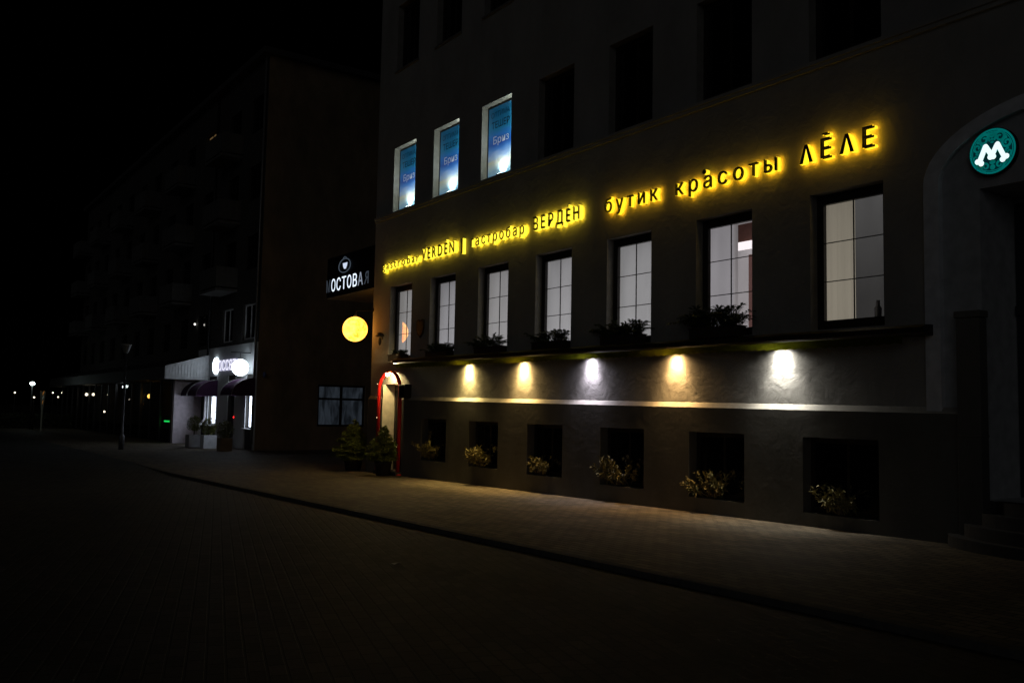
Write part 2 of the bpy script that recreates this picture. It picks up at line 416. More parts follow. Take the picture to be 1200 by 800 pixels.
cen = (-23.15,.35); arp = [(-23.15 - .42*math.sin(a), .35 - .42*math.cos(a)) for a in [i*math.pi/2/8 for i in range(9)]]
z = pz(-23.3)
for k in range(8):
    a, b = arp[k], arp[k+1]; c, e = arc[k], arc[k+1]
    mb.face([(b[0],b[1],-.3),(a[0],a[1],-.3),(a[0],a[1],z),(b[0],b[1],z)],0,True)
    mb.face([(b[0],b[1],z),(a[0],a[1],z),(c[0],c[1],z+.085),(e[0],e[1],z+.085)],2)
mb.face([(-23.57,11.9,-.3),(-23.57,.35,-.3),(-23.57,.35,z),(-23.57,11.9,z)])
mb.face([(-6.27,PY,-.3),(-6.27,.05,-.3),(-6.27,.05,1.69),(-6.27,PY,1.69)])
part(mb, 'plinth', [M['plinth'], M['plinth'], M['reveal']], bld)
mb = MB(); mb.box(-3.4,1.49,PY,-.001,-.3,1.65); part(mb, 'plinth', M['plinth'], bld)
# string course, eaves, roof
mb = MB(); mb.box(-23.2,1.49,-.07,-.002,6.925,6.985); mb.box(-23.2,1.49,-.045,-.002,6.86,6.923)
part(mb, 'string_course', M['wall'], bld)
mb = MB(); mb.box(-23.8,1.6,-.35,12.2,TOP,TOP+.22)
mb.face([(-23.8,-.35,TOP+.22),(1.6,-.35,TOP+.22),(1.6,5.9,TOP+3),(-23.8,5.9,TOP+3)]); mb.face([(-23.8,12.2,TOP+.22),(-23.8,5.9,TOP+3),(1.6,5.9,TOP+3),(1.6,12.2,TOP+.22)])
mb.face([(-23.8,-.35,TOP+.22),(-23.8,5.9,TOP+3),(-23.8,12.2,TOP+.22)])
part(mb, 'roof', M['roof'], bld)
for x in RIGHT:
    mb = MB(); mb.box(x-WID-.05, x+.03, -.05, .17, 10.93, 10.978)
    part(mb, 'window_sill', M['zinc'], bld)

# ---- windows of the corner building
def window(parent, x0, x1, z0, z1, y, fw=.1, cols=2, rows=3, mun=.013, fm='frame', gm='glass', ft=.07):
    mb = MB()
    mb.box(x0,x0+fw,y,y+ft,z0,z1); mb.box(x1-fw,x1,y,y+ft,z0,z1); mb.box(x0+fw,x1-fw,y,y+ft,z1-fw*1.25,z1); mb.box(x0+fw,x1-fw,y,y+ft,z0,z0+fw*1.3)
    gx0, gx1, gz0, gz1 = x0+fw, x1-fw, z0+fw*1.3, z1-fw*1.25
    for i in range(1, cols):
        x = gx0 + (gx1-gx0)*i/cols; mb.box(x-mun/2,x+mun/2,y+.022,y+.040,gz0,gz1)
    for j in range(1, rows):
        zz = gz0 + (gz1-gz0)*j/rows; mb.box(gx0,gx1,y+.024,y+.038,zz-mun/2,zz+mun/2)
    fo = part(mb, 'window', M[fm], parent)
    mb = MB(); mb.face([(gx0,y+.03,gz0),(gx1,y+.03,gz0),(gx1,y+.03,gz1),(gx0,y+.03,gz1)])
    part(mb, 'pane', M[gm], fo)
    return fo
def flat(parent, name, m, x0, x1, y, z0, z1):
    mb = MB(); mb.face([(x0,y,z0),(x1,y,z0),(x1,y,z1),(x0,y,z1)])
    return part(mb, name, m, parent)
BL = [backlit('lit_blind_%s' % n, c, a, b, 2.9, 5.0) for n, c, a, b in (
    ('one', (.97,.95,.97), .33, .23), ('two', (.97,.95,.98), .34, .22), ('three', (.98,.95,.96), .31, .23), ('four', (.96,.94,.99), .33, .20), ('five', (.98,.95,.94), .30, .22))]
beige = backlit('beige_curtain', (1,.89,.70), .27, .20, 2.9, 5.0, folds=1)
wallw = backlit('white_room_wall', (.97,.92,.98), .37, .26, 2.9, 5.2)
wallg = backlit('grey_room_wall', (.95,.93,.92), .035, .085, 3.6, 5.2)  # lamp glow on the upper room wall painted as a gradient
wallg.node_tree.nodes['Principled BSDF'].inputs['Base Color'].default_value = (.06,.06,.065,1)
wallc = backlit('pale_room_wall', (1,.92,.94), .30, .17, 3.1, 5.0)
bar_e = emis('strip_light', (1,.9,.92), 1.5)
tube_e = emis('ceiling_lamp_glow', (1,.95,.85), 3)
W1 = []
for k, x in enumerate(RIGHT):
    wd = window(bld, x-WID, x, 2.90, 4.95, .17, .115)
    W1.append(wd)
    X0, X1 = x-WID-.6, x-.02
    if k >= 2:
        xr = x-.02 if k > 2 else x-.09
        flat(wd, 'blind', BL[k-2], X0, xr+.0, .34, 2.7, 5.3)
        if k == 2:
            flat(wd, 'bookcase', M['rust'], x-.2, x+.3, .60, 2.7, 5.4)
        flat(wd, 'room_backdrop', M['dglass'], X0, x+.4, .9, 2.6, 5.6)
    elif k == 1:
        sc_ = lambda x0, Y: x0*(11.44+Y)/11.44
        sz_ = lambda z0, Y: 1.6+(z0-1.6)*(11.44+Y)/11.44
        Y = .75; flat(wd, 'partition', wallw, X0-.5, sc_(-10.06,Y), Y, 2.6, 5.6)
        flat(wd, 'partition_edge', wallc, sc_(-10.06,Y), sc_(-9.985,Y), Y+.02, 2.6, 5.6)
        Y = 1.5; flat(wd, 'back_wall', wallc, sc_(-10.3,Y), sc_(-9.3,Y), Y, 2.6, 6.0)
        Y = 1.40; flat(wd, 'brown_panel', M['rust'], sc_(-9.97,Y), sc_(-9.4,Y), Y, sz_(4.42,Y), sz_(4.72,Y))
        Y = 1.30; mb = MB(); mb.tube([(sc_(-9.98,Y),Y,sz_(4.36,Y)),(sc_(-9.3,Y),Y,sz_(4.36,Y))], .075); part(mb, 'strip_lamp', bar_e, wd)
        Y = 1.2; flat(wd, 'red_shelf', mat('red_shelf', (.16,.07,.06), .6, emit=(.45,.22,.19), es=.16), sc_(-9.75,Y), sc_(-9.3,Y), Y, 2.6, sz_(4.2,Y))  # shelf glows faintly, room light put into its material
        Y = 2.0; mb = MB(); mb.face([(X0-1,.4,5.32),(x+.5,.4,5.32),(x+.5,3,5.32),(X0-1,3,5.32)]); part(mb, 'ceiling', M['white'], wd)
    else:
        Y = .45
        mb = MB(); n = 60; xa, xb = X0-.3, -7.80*(11.44+Y)/11.44
        for i in range(n):
            a, b = xa+(xb-xa)*i/n, xa+(xb-xa)*(i+1)/n
            ya, yb = Y+.006*math.sin(i*1.3), Y+.006*math.sin((i+1)*1.3)
            mb.face([(a,ya,2.6),(b,yb,2.6),(b,yb,5.4),(a,ya,5.4)], 0, True)
        part(mb, 'curtain', beige, wd)
        Y = 1.9; flat(wd, 'back_wall', wallg, -11, -6.8, Y, 2.5, 6.2)
        mb = MB(); mb.face([(-11,.4,5.45),(-6.5,.4,5.45),(-6.5,2,5.45),(-11,2,5.45)]); part(mb, 'ceiling', M['white'], wd)
        mb = MB(); mb.lathe([(.02,.04),(.09,.03),(.10,0)], (-8.35,1.2,5.40), 16); part(mb, 'ceiling_lamp', tube_e, wd)
        mb = MB(); mb.lathe([(.02,0),(.05,.02),(.055,.16),(.03,.2),(.03,.28)], (-8.1,1.0,3.12), 14); mb.box(-8.4,-7.9,.9,1.2,3.05,3.12); part(mb, 'shelf_ware', M['gunm'], wd)
for k, x in enumerate(RIGHT):
    if k <= 3:
        window(bld, x-WID, x, 7.0, 8.79, .17, .09, 2, 1, .06, 'frame', 'dglass')
    window(bld, x-WID, x, 10.98, 12.85, .17, .09, 2, 1, .06, 'frame', 'dglass')
for (x0,x1,z0,z1) in BAS:
    window(bld, x0, x1, z0, z1, .12, .06, 2, 1, .04, 'frame', 'dglass', .05)
# side door behind the red arch
mb = MB()
mb.box(DOOR[0],DOOR[0]+.10,.30,.38,-.2,2.28); mb.box(DOOR[1]-.10,DOOR[1],.30,.38,-.2,2.28); mb.box(DOOR[0]+.1,DOOR[1]-.1,.30,.38,2.12,2.28); mb.box(DOOR[0]+.1,DOOR[1]-.1,.32,.37,-.2,.55)
mb.box(DOOR[0]+.1,DOOR[0]+.2,.32,.37,.55,2.12); mb.box(DOOR[1]-.2,DOOR[1]-.1,.32,.37,.55,2.12)
dr = part(mb, 'glazed_door', M['frame'], bld)
flat(dr, 'pane', backlit('door_glass_glow', (1,.85,.5), .10, .16, 0, 2.2), DOOR[0]+.2, DOOR[1]-.2, .345, .55, 2.12)  # pale shine of the door glass painted in as a warm glow
mb = MB(); mb.tube([(DOOR[1]-.16,.32,.95),(DOOR[1]-.16,.25,.97),(DOOR[1]-.16,.25,1.25),(DOOR[1]-.16,.32,1.27)], .012); part(mb, 'handle', M['zinc'], dr)
mb = MB(); mb.box(DOOR[0]-.1,DOOR[1]+.1,-.25,.3,gz(-22)-.05,gz(-22)+.10); part(mb, 'doorstep', M['step'], bld, bevel=.01)

mb = MB(); cream = mat('cream_lining', (.70,.64,.50), .7)
mb.face([(DOOR[0]+.004,-.06,-.1),(DOOR[0]+.004,.30,-.1),(DOOR[0]+.004,.30,2.277),(DOOR[0]+.004,-.06,2.277)])
mb.face([(DOOR[0]+.004,-.0,2.277),(DOOR[1]-.004,-.0,2.277),(DOOR[1]-.004,.30,2.277),(DOOR[0]+.004,.30,2.277)])
part(mb, 'door_lining', cream, bld)
# entrance steps with the pier beside them
st = thing('entrance_steps', 'dark rounded stone steps rising to the arched doorway', 'steps', (-4.9,0,0))
mb = MB()
for k in range(4):
    z0, z1 = gz(-5)-.2 if k == 0 else .02+.15*k, .02+.15*(k+1)
    a, b = 1.56-.2*k, .80-.15*k
    pts = [(-4.9-a*math.cos(t), .049-b*math.sin(t)-.0) for t in [math.pi*i/28 for i in range(29)]]
    for p, q in zip(pts, pts[1:]):
        mb.face([(p[0],p[1],z0),(q[0],q[1],z0),(q[0],q[1],z1),(p[0],p[1],z1)])
    mb.face([(p[0],p[1],z1) for p in pts])
part(mb, 'tread', M['step'], st)
mb = MB(); mb.box(NI[0]+.01,NI[1]-.01,.0495,.86,.3,.615); part(mb, 'landing', M['step'], st)
pr = thing('stone_pier', 'tall dark pier standing left of the arched doorway', 'pier', (-6.1,-.2,0))
mb = MB(); mb.box(-6.262,-5.96,-.14,.045,-.1,2.90); part(mb, 'shaft', M['plinth'], pr, bevel=.008)
mb = MB(); mb.box(-6.28,-5.94,-.16,.047,2.905,2.99); mb.box(-6.27,-5.95,-.152,.046,1.40,1.43); part(mb, 'cap', M['plinth'], pr, bevel=.008)

# ------------------------------------------------------------------ lettering
def yeru_mesh():
    """the letter ы as stem, bowl and bar, in font units"""
    mb = MB(); t, xh, bw, bh = .085, .545, .36, .33
    def strip(q):
        mb.face([(a,b,1.0) for a,b in q]); mb.face([(a,b,-1.0) for a,b in q[::-1]])
    def side(a, b):
        mb.face([(a[0],a[1],1.0),(a[0],a[1],-1.0),(b[0],b[1],-1.0),(b[0],b[1],1.0)])
    x0 = .06
    for (a, b) in ((x0, x0+t), (x0+.50, x0+.50+t)):
        q = [(a,0),(b,0),(b,xh),(a,xh)]; strip(q)
        for e, g in zip(q, q[1:]+q[:1]): side(e, g)
    out, inn = [(x0+t,0)], [(x0+t,t*.9)]
    r = bh/2
    for i in range(13):
        an = -math.pi/2 + math.pi*i/12
        out.append((x0+bw-r+r*math.cos(an), r+r*math.sin(an)))
        inn.append((x0+bw-r+(r-t)*math.cos(an), r+(r-t*.9)*math.sin(an)))
    out.append((x0+t,bh)); inn.append((x0+t,bh-t*.9))
    for i in range(len(out)-1):
        strip([out[i],out[i+1],inn[i+1],inn[i]]); side(out[i],out[i+1]); side(inn[i+1],inn[i])
    me = bpy.data.meshes.new('yeru'); me.from_pydata(mb.v, [], mb.f); return me
def glyph_mesh(ch, size=1.0, extrude=0.0, offset=0.0, res=4):
    if ch == 'ы': return yeru_mesh()
    if ch == 'Я':
        me = glyph_mesh('R', size, extrude, offset, res); xs_ = [v.co.x for v in me.vertices]; c = min(xs_)+max(xs_)
        for v in me.vertices: v.co.x = c - v.co.x
        me.flip_normals(); return me
    cu = bpy.data.curves.new('t', 'FONT'); cu.body = ch; cu.size = size; cu.extrude = extrude; cu.offset = offset; cu.resolution_u = res
    o = bpy.data.objects.new('t', cu); col.objects.link(o)
    dg = bpy.context.evaluated_depsgraph_get(); dg.update()
    me = bpy.data.meshes.new_from_object(o.evaluated_get(dg))
    bpy.data.objects.remove(o); bpy.data.curves.remove(cu)
    return me
_adv = {}
def width(s):
    me = glyph_mesh(s, 1); xs_ = [v.co.x for v in me.vertices]; wv = max(xs_)-min(xs_); bpy.data.meshes.remove(me); return wv
def advance(ch):
    if ch not in _adv: _adv[ch] = width('H'+ch+'H') - width('HH')
    return _adv[ch]
def word(s, x0, x1, zb, height, y, extrude, offset, mats, parent, name='letter', track=0.0, ref='H', tilt=0.0, nar=1.0):
    """letters of s from x0 to x1, baseline zb, cap height `height`; each one its own mesh"""
    me = glyph_mesh(ref, 1); hh = max(v.co.y for v in me.vertices); bpy.data.meshes.remove(me)
    sz = height/hh
    pos, cur = [], 0
    for ch in s:
        pos.append(cur); cur += advance(ch) + track
    cur -= track
    kx = (x1-x0)/cur
    base = Vector((0,0,0)); p = parent
    while p is not None: base += p.location; p = p.parent
    for ch, px in zip(s, pos):
        if ch == ' ': continue
        if ch == 'Λ':
            mb = MB(); wl_ = advance(ch)*.5; c_ = wl_; t_ = .17; H_ = hh
            for sg_ in (-1, 1):
                q = [(c_+sg_*wl_*.95,0),(c_+sg_*(wl_*.95-t_),0),(c_-sg_*.015,H_*.86),(c_-sg_*.02,H_),(c_+sg_*.075,H_)]
                if sg_ < 0: q = q[::-1]
                zf = 1.0 if sg_ > 0 else .985
                mb.face([(a_,b_,zf) for a_,b_ in q]); mb.face([(a_,b_,-1) for a_,b_ in q[::-1]])
                for e_, g_ in zip(q, q[1:]+q[:1]): mb.face([(e_[0],e_[1],zf),(e_[0],e_[1],-1),(g_[0],g_[1],-1),(g_[0],g_[1],zf)])
            me = bpy.data.meshes.new('lambda'); me.from_pydata(mb.v, [], mb.f)
        else:
            me = glyph_mesh(ch, 1, 1.0, 0)
            if offset:                      # heavier strokes: the outline twice, a little apart
                vs = [v.co.copy() for v in me.vertices]; fs = [tuple(pl.vertices) for pl in me.polygons]; n_ = len(vs)
                d_ = Vector((offset, -offset*.45, 0)); bpy.data.meshes.remove(me)
                me = bpy.data.meshes.new('glyph')
                v2 = [v-d_ for v in vs] + [Vector((v.x, v.y, v.z*.985))+d_ for v in vs]
                me.from_pydata([tuple(v) for v in v2], [], fs + [tuple(i+n_ for i in f_) for f_ in fs])
        ac = advance(ch)/2
        for v in me.vertices:
            X = x0 + kx*(px + ac + (v.co.x-ac)*nar); Z = zb + sz*v.co.y + tilt*(X-x0)
            Y = y + extrude*(1 - v.co.z)     # front (z=+1) at y, back 2*extrude deeper
            v.co = (X, Y, Z)
        me.update()
        me.materials.clear()
        for m_ in mats: me.materials.append(m_)
        for pl in me.polygons:
            n = pl.normal
            front = all(abs(me.vertices[i].co.y - y) < extrude*.02 for i in pl.vertices)
            back = len(mats) > 2 and all(abs(me.vertices[i].co.y - y - 2*extrude) < 1e-4 for i in pl.vertices)
            pl.material_index = 0 if front else 2 if back else 1
        o = bpy.data.objects.new(name, me); col.objects.link(o); o.parent = parent; o.location = -base
face_m = mat('letter_face', (.012,.010,.008), .5)
glow_l = emis('lemon_edge', (1,.76,.04), 1.75); back_l = emis('lemon_led', (1,.66,.022), 24)
glow_a = emis('amber_edge', (1,.66,.02), 1.5); back_a = emis('amber_led', (1,.47,.010), 20)
EX = .037
sg = thing('backlit_sign', 'long lemon yellow backlit lettering in two halves split by a bar, nearer the corner', 'sign', (-18.2,-.13,5.4))
for s, a, b, zb, h, off in (('gastrobar',-22.52,-20.42,5.42,.215,.030),('VERDÉN',-20.30,-18.66,5.425,.275,.050),('гастробар',-17.98,-15.78,5.445,.235,.030),('ВЕРДÉН',-15.52,-13.89,5.455,.265,.050)):
    word(s, a, b, zb, h, -.125, EX, off, [face_m, glow_l, back_l], sg, track=.08, nar=.84)
mb = MB()
mb.box(-18.38,-18.32,-.125,-.121,5.34,5.71,0); mb.box(-18.38,-18.32,-.1209,-.03,5.34,5.71,1)
part(mb, 'divider', [face_m, glow_l], sg)
sg2 = thing('backlit_sign', 'yellow backlit Cyrillic lettering of a beauty boutique ending in wide spaced capitals', 'sign', (-10.2,-.13,5.4))
for s, a, b, zb, h, off, tr, na in (('бутик',-13.19,-11.70,5.44,.27,.030,.15,.9),('красоты',-11.31,-9.03,5.425,.27,.030,.15,.9),('ΛĒΛЕ',-8.68,-7.37,5.42,.285,.045,.22,.92)):
    word(s, a, b, zb, h, -.125, EX, off, [face_m, glow_a, back_a], sg2, track=tr, nar=na)
mb = MB(); mb.lathe([(.045,0),(.045,.005)], (-10.60,-.1205,5.715), 18, 0, 'y'); mb.lathe([(.045,0),(.045,.09)], (-10.60,-.03,5.715), 18, 1, 'y')
part(mb, 'accent_dot', [face_m, glow_a], sg2)
def text_flat(s, x0, x1, zb, h, y, offset, m, parent, name, sx=None):
    """one flat line of writing, one mesh"""
    me = glyph_mesh(s, 1, 0, offset)
    xs_ = [v.co.x for v in me.vertices]; a, b = min(xs_), max(xs_)
    m2 = glyph_mesh('H', 1); hh = max(v.co.y for v in m2.vertices); bpy.data.meshes.remove(m2)
    base = Vector((0,0,0)); p = parent
    while p is not None: base += p.location; p = p.parent
    for v in me.vertices:
        v.co = (x0+(x1-x0)*(v.co.x-a)/(b-a), y, zb+v.co.y*h/hh)
    me.materials.clear(); me.materials.append(m)
    for pl in me.polygons: pl.material_index = 0
    o = bpy.data.objects.new(name, me); col.objects.link(o); o.parent = parent; o.location = -base
    return o

# ------------------------------------------------------------------ posters in the three lit upper windows
def poster_mat():
    m, nt, b = nodes('poster_print'); N = nt.nodes; L = nt.links
    tc = N.new('ShaderNodeTexCoord'); sx = N.new('ShaderNodeSeparateXYZ'); L.new(tc.outputs['Object'], sx.inputs[0])
    no = N.new('ShaderNodeTexNoise'); no.inputs['Scale'].default_value = 3; mp = N.new('ShaderNodeMapping'); mp.inputs['Scale'].default_value = (.6,1,2.5); mp.inputs['Rotation'].default_value = (0,.25,0)
    L.new(tc.outputs['Object'], mp.inputs['Vector']); L.new(mp.outputs['Vector'], no.inputs['Vector'])
    mr = N.new('ShaderNodeMapRange'); mr.inputs['From Min'].default_value = 0; mr.inputs['From Max'].default_value = 1.7; L.new(sx.outputs['Z'], mr.inputs['Value'])
    ad = N.new('ShaderNodeMath'); ad.operation = 'MULTIPLY_ADD'; ad.inputs[1].default_value = .14; L.new(no.outputs['Fac'], ad.inputs[0]); L.new(mr.outputs['Result'], ad.inputs[2])
    cr = N.new('ShaderNodeValToRGB'); e = cr.color_ramp.elements
    e[0].position = .05; e[0].color = (.10,.45,.75,1); e[1].position = 1; e[1].color = (.01,.13,.28,1)
    for p_, c_ in ((.20,(.55,.78,.9)),(.30,(.75,.78,.62)),(.36,(.45,.62,.85)),(.46,(.10,.30,.75)),(.55,(.02,.12,.55)),(.66,(.03,.20,.62)),(.76,(.02,.22,.45))):
        q = e.new(p_); q.color = (*c_,1)
    L.new(ad.outputs[0], cr.inputs['Fac']); L.new(cr.outputs['Color'], b.inputs['Base Color'])
    b.inputs['Roughness'].default_value = .35
    L.new(cr.outputs['Color'], b.inputs['Emission Color']); b.inputs['Emission Strength'].default_value = .22  # print glows faintly, part of the floodlight put into its colour
    return m
pm = poster_mat()
pw = mat('poster_white', (.75,.8,.9), .5, emit=(.8,.85,1), es=.10); pdk = mat('poster_dark', (.004,.02,.05), .5)  # white lettering glows too, its lit look put into the material
reveal_fill = emis('glow_strip', (.88,1,.86), 26)  # fill for the window reveals, added to light them evenly
floodm = emis('flood_lens', (.9,1,.95), 25)
for k, (x, lab) in enumerate(((-20.99,'blue advertising poster in the lit upper window nearest the building corner'),(-18.81,'blue advertising poster in the middle one of the three lit upper windows'),(-16.56,'blue advertising poster in the lit upper window beside the dark ones'))):
    wd = window(bld, x-WID, x, 7.0, 8.79, .17, .055, 1, 1)
    t = thing('advertising_poster', lab, 'poster', (x-WID/2, .16, 7.03), 'blue posters in the lit windows')
    mb = MB(); mb.face([(-.55,0,.02),(.56,0,.02),(.56,0,1.70),(-.55,0,1.70)]); mb.build('print', pm, t)
    text_flat('ОПТИМА', x-WID+.17, x-.30, 8.48, .12, .156, .0, pdk, t, 'heading')
    text_flat('ТЕШЕР', x-WID+.19, x-.29, 8.22, .15, .156, .01, pdk, t, 'heading')
    text_flat('Бриз', x-WID+.27, x-.31, 7.84, .17, .156, .005, pw, t, 'wordmark')
    text_flat('кондиционеры', x-WID+.2, x-.30, 7.40, .055, .156, .0, pw, t, 'caption')
    fl = thing('window_floodlight', 'white floodlight shining up in the lit window reveal ' + ('nearest the corner','in the middle','beside dark windows')[k], 'floodlight', (x-.5,.06,7.0), 'lights in the upper window reveals')
    mb = MB(); mb.box(.455,.485,.03,.065,.05,1.72); mb.build('glow_strip', reveal_fill, fl)  # added strip hidden on the right jamb, brightens the left reveal
    mb = MB(); mb.box(-.12,.12,-.03,.05,.01,.05); mb.build('housing', M['blackm'], fl)
    mb = MB(); mb.box(-.10,.10,-.02,.04,.0505,.056); mb.build('lens', floodm, fl)
    spot('flood_beam', (0,.0,.08), (0.0,.10,.6), 26, R(130), .9, (.85,.97,1), fl, .03)

# ------------------------------------------------------------------ awning with its five downlights
aw = thing('folded_awning', 'long folded olive awning with scalloped valance under the first floor windows', 'awning', (-14,0,2.7))
def az(x): return (-7.0-x)*.0058
mb = MB()
ax = frange(-21.45, -6.62, 40)
prof = [(-.002,.145),(-.22,.135),(-.27,.10),(-.27,.03),(-.22,0),(-.002,0)]
for a, b in zip(ax, ax[1:]):
    for (p, q) in zip(prof, prof[1:]):
        mb.face([(a,p[0],2.715+p[1]+az(a)),(b,p[0],2.715+p[1]+az(b)),(b,q[0],2.715+q[1]+az(b)),(a,q[0],2.715+q[1]+az(a))])
for x in (ax[0], ax[-1]): mb.face([(x,p[0],2.715+p[1]+az(x)) for p in prof])
part(mb, 'cassette', M['frame'], aw)
mb = MB(); n = 560; xa, xb = -21.35, -6.95
for i in range(n):
    a, b = xa+(xb-xa)*i/n, xa+(xb-xa)*(i+1)/n
    sag = lambda x: .012*math.sin(x*1.7)+.006*math.sin(x*5.1)
    zb_ = lambda x: 2.595 + az(x) + .020*abs(math.sin(x*math.pi/.17)) + sag(x)*.5
    yy = lambda x: -.235 + .012*math.sin(x*2.3) + .008*math.sin(x*9)
    mb.face([(a,yy(a),zb_(a)),(b,yy(b),zb_(b)),(b,-.235,2.713+az(b)),(a,-.235,2.713+az(a))], 0, True)
part(mb, 'valance', M['valance'], aw)
lens_c = [((1,.72,.25),'warm yellow'),((1,.66,.24),'golden'),((.90,.84,1.0),'cool lilac white'),((1,.60,.23),'amber'),((1,.96,.86),'bright neutral white')]
where = ['nearest the side door','second from the side door','middle one of the five','second from the arched entrance','nearest the arched entrance']
for k, (x, (c, nm), pw_) in enumerate(zip([-18.08,-15.88,-13.63,-11.34,-9.08], lens_c, [175,170,74,128,98])):
    zl = 2.69 + az(x)
    t = thing('wall_downlight', '%s downlight under the awning, %s' % (nm, where[k]), 'wall lamp', (x,-.085,zl), 'downlights under the awning')
    mb = MB(); mb.lathe([(.030,.022),(.05,.018),(.05,-.012),(.042,-.012)], (0,0,0), 16); mb.build('housing', M['blackm'], t)
    mb = MB(); mb.box(-.012,.012,.045,.083,-.005,.015); mb.build('bracket', M['blackm'], t)
    mb = MB(); mb.lathe([(.035,-.016),(.04,-.0125)], (0,0,0), 16); mb.build('lens', emis('downlight_lens_'+nm.split()[0], c, 14), t)
    spot('downlight_beam', (0,0,-.03), (0,.12,-1), pw_*1.9, R(92), 1.0, c, t, .06)
    spot('downlight_spill', (0,0,-.03), (0,.1,-1), pw_*.75, R(160), 1.0, c, t, .04)

# ------------------------------------------------------------------ plants
def leaf(mb, p, d, l, wd, up=Vector((0,0,1)), m=0, droop=.2):
    d = d.normalized(); s = d.cross(up)
    if s.length < .01: s = Vector((1,0,0))
    s.normalize(); n = s.cross(d)
    q = p + d*l*.5 + n*l*.08; e = p + d*l - up*droop*l*.4
    mb.face([p, q - s*wd/2, e, q + s*wd/2], m, False)
def rv(): return Vector((random.uniform(-1,1),random.uniform(-1,1),random.uniform(-1,1)))
def fern_clump(w_, d_, h_, n):
    mb = MB()
    for i in range(n):
        p = Vector((random.uniform(-w_/2,w_/2), random.uniform(-d_/2,d_/2), 0))
        dr_ = Vector((random.uniform(-.8,.8)+p.x*1.2, random.uniform(-.9,.3), random.uniform(.7,1.6))).normalized()
        L_ = h_*random.uniform(.55,1.15); pts = []
        for k in range(9):
            t = k/8
            pts.append(p + dr_*L_*t + Vector((0,0,-.45*L_*t*t)) )
        mb.tube(pts, [.005-.004*k/8 for k in range(9)], 4)
        for k in range(1, 9):
            tg = (pts[k]-pts[k-1]).normalized(); sd_ = tg.cross(Vector((0,0,1)))
            if sd_.length < .05: sd_ = Vector((1,0,0))
            sd_.normalize()
            for s in (-1,1):
                for e in (0,.5):
                    leaf(mb, pts[k-1].lerp(pts[k],e), (tg*.7+sd_*s+rv()*.25), h_*.26*(1-.05*k)*random.uniform(.8,1.5), .03, droop=.3)
    return mb
def window_box(x, lab, h, n, wfrac=.9, seed=0):
    random.seed(100+seed)
    w_ = WID*wfrac
    t = thing('window_box', lab, 'window box', (x, -.02, 2.875), 'planted boxes on the first floor sills')
    mb = MB(); mb.box(-w_/2,w_/2,-.13,.10,.012,.17); mb.box(-w_/2-.015,w_/2+.015,-.145,.115,.172,.192); mb.build('trough', M['trough'], t, bevel=.006)
    f_ = fern_clump(w_*.95,.16,h,n).build('foliage', M['fern'], t); f_.location = (0,-.01,.18)
    return t
labs = ['box of tall bushy ferns on the sill nearest the beige curtain','box of dark trailing ferns on the sill under the letters boutique begins with','box of spiky ferns below the divider word end, fourth window from the corner','box of spreading palm leaves on the sill of the third window from the corner','box of drooping leaves on the sill of the second window from the corner','small sparse box on the sill of the corner window with the moon reflection']
labs = ['tall bushy planted box on the sill next to the beige curtained window','bushy dark planted box on the sill third from the arched entrance','spiky planted box on the middle window sill','palm leaved planted box on the sill third from the corner','low drooping planted box on the sill second from the corner','sparse planted box on the sill of the corner window reflecting the moon lamp']
for k, x in enumerate(RIGHT[1:]):
    window_box(x-WID/2-(.10 if k < 2 else 0), labs[k], (.62,.46,.48,.46,.36,.26)[k], (75,60,34,34,36,16)[k], (.86,.85,.85,.85,.85,.6)[k], k)

def bouquet(x, y, z, lab, s, seed):
    random.seed(200+seed)
    t = thing('dried_bouquet', lab, 'bouquet', (x,y,z), 'dried bouquets in the basement niches')
    mb = MB()
    for i in range(15):
        p = Vector((random.uniform(-.30,.30)*s, random.uniform(-.10,.06), .02))
        d_ = Vector((random.uniform(-.9,.7), random.uniform(-.7,.1), random.uniform(.5,1.2))).normalized(); L_ = s*random.uniform(.25,.55)
        tip = p + d_*L_
        mb.tube([p, p.lerp(tip,.6)+Vector((0,0,.02)), tip], [.006,.005,.003], 4)
        for j in range(34):
            q = p.lerp(tip, random.uniform(.35,1.0)) + rv()*.03*s
            leaf(mb, q, d_*.8+rv()*.8, s*random.uniform(.07,.14), .034*s+.008, droop=.5)
    for i in range(9):
        q = Vector((random.uniform(-.3,.25)*s, random.uniform(-.14,0), random.uniform(.10,.34)*s))
        for j in range(26): leaf(mb, q+rv()*.035*s, rv()+Vector((0,-.3,.3)), .07*s, .03*s)
    mb.build('stems', M['straw'], t)
    mb = MB(); mb.lathe([(.07,0),(.10,.02),(.12,.10),(.125,.11)], (0,.02,.003), 14); mb.build('bowl', M['terracotta'], t)
    return t
bl = ['dried bouquet with sparse dark stems in the basement niche nearest the arched entrance','dried bouquet in the second basement niche from the arched entrance','dried bouquet hanging out of the third basement niche from the arched entrance','faint dried bouquet in the third basement niche from the side door','full straw coloured bouquet in the second basement niche from the side door','dried bouquet with one tall plume in the niche nearest the side door']
for k, (x0,x1,z0,z1) in enumerate(BAS):
    bouquet(x0+(.62,.50,.46,.40,.46,.42)[k], .03, z0, bl[k], (.8,.85,.95,.8,1.0,.95)[k], k)
# the tall plume of the last one
random.seed(5)
mb = MB(); pts = [Vector((-.18+.02*k, -.04, .10+.09*k)) for k in range(7)]
mb.tube(pts, .006, 4)
for k in range(120): 
    q = pts[random.randint(1,6)]+rv()*.03; leaf(mb, q, rv()+Vector((0,0,1)), .09, .02)
last = [o for o in col.objects if o.get('label') == bl[5]][0]
mb.build('plume', M['straw'], last)

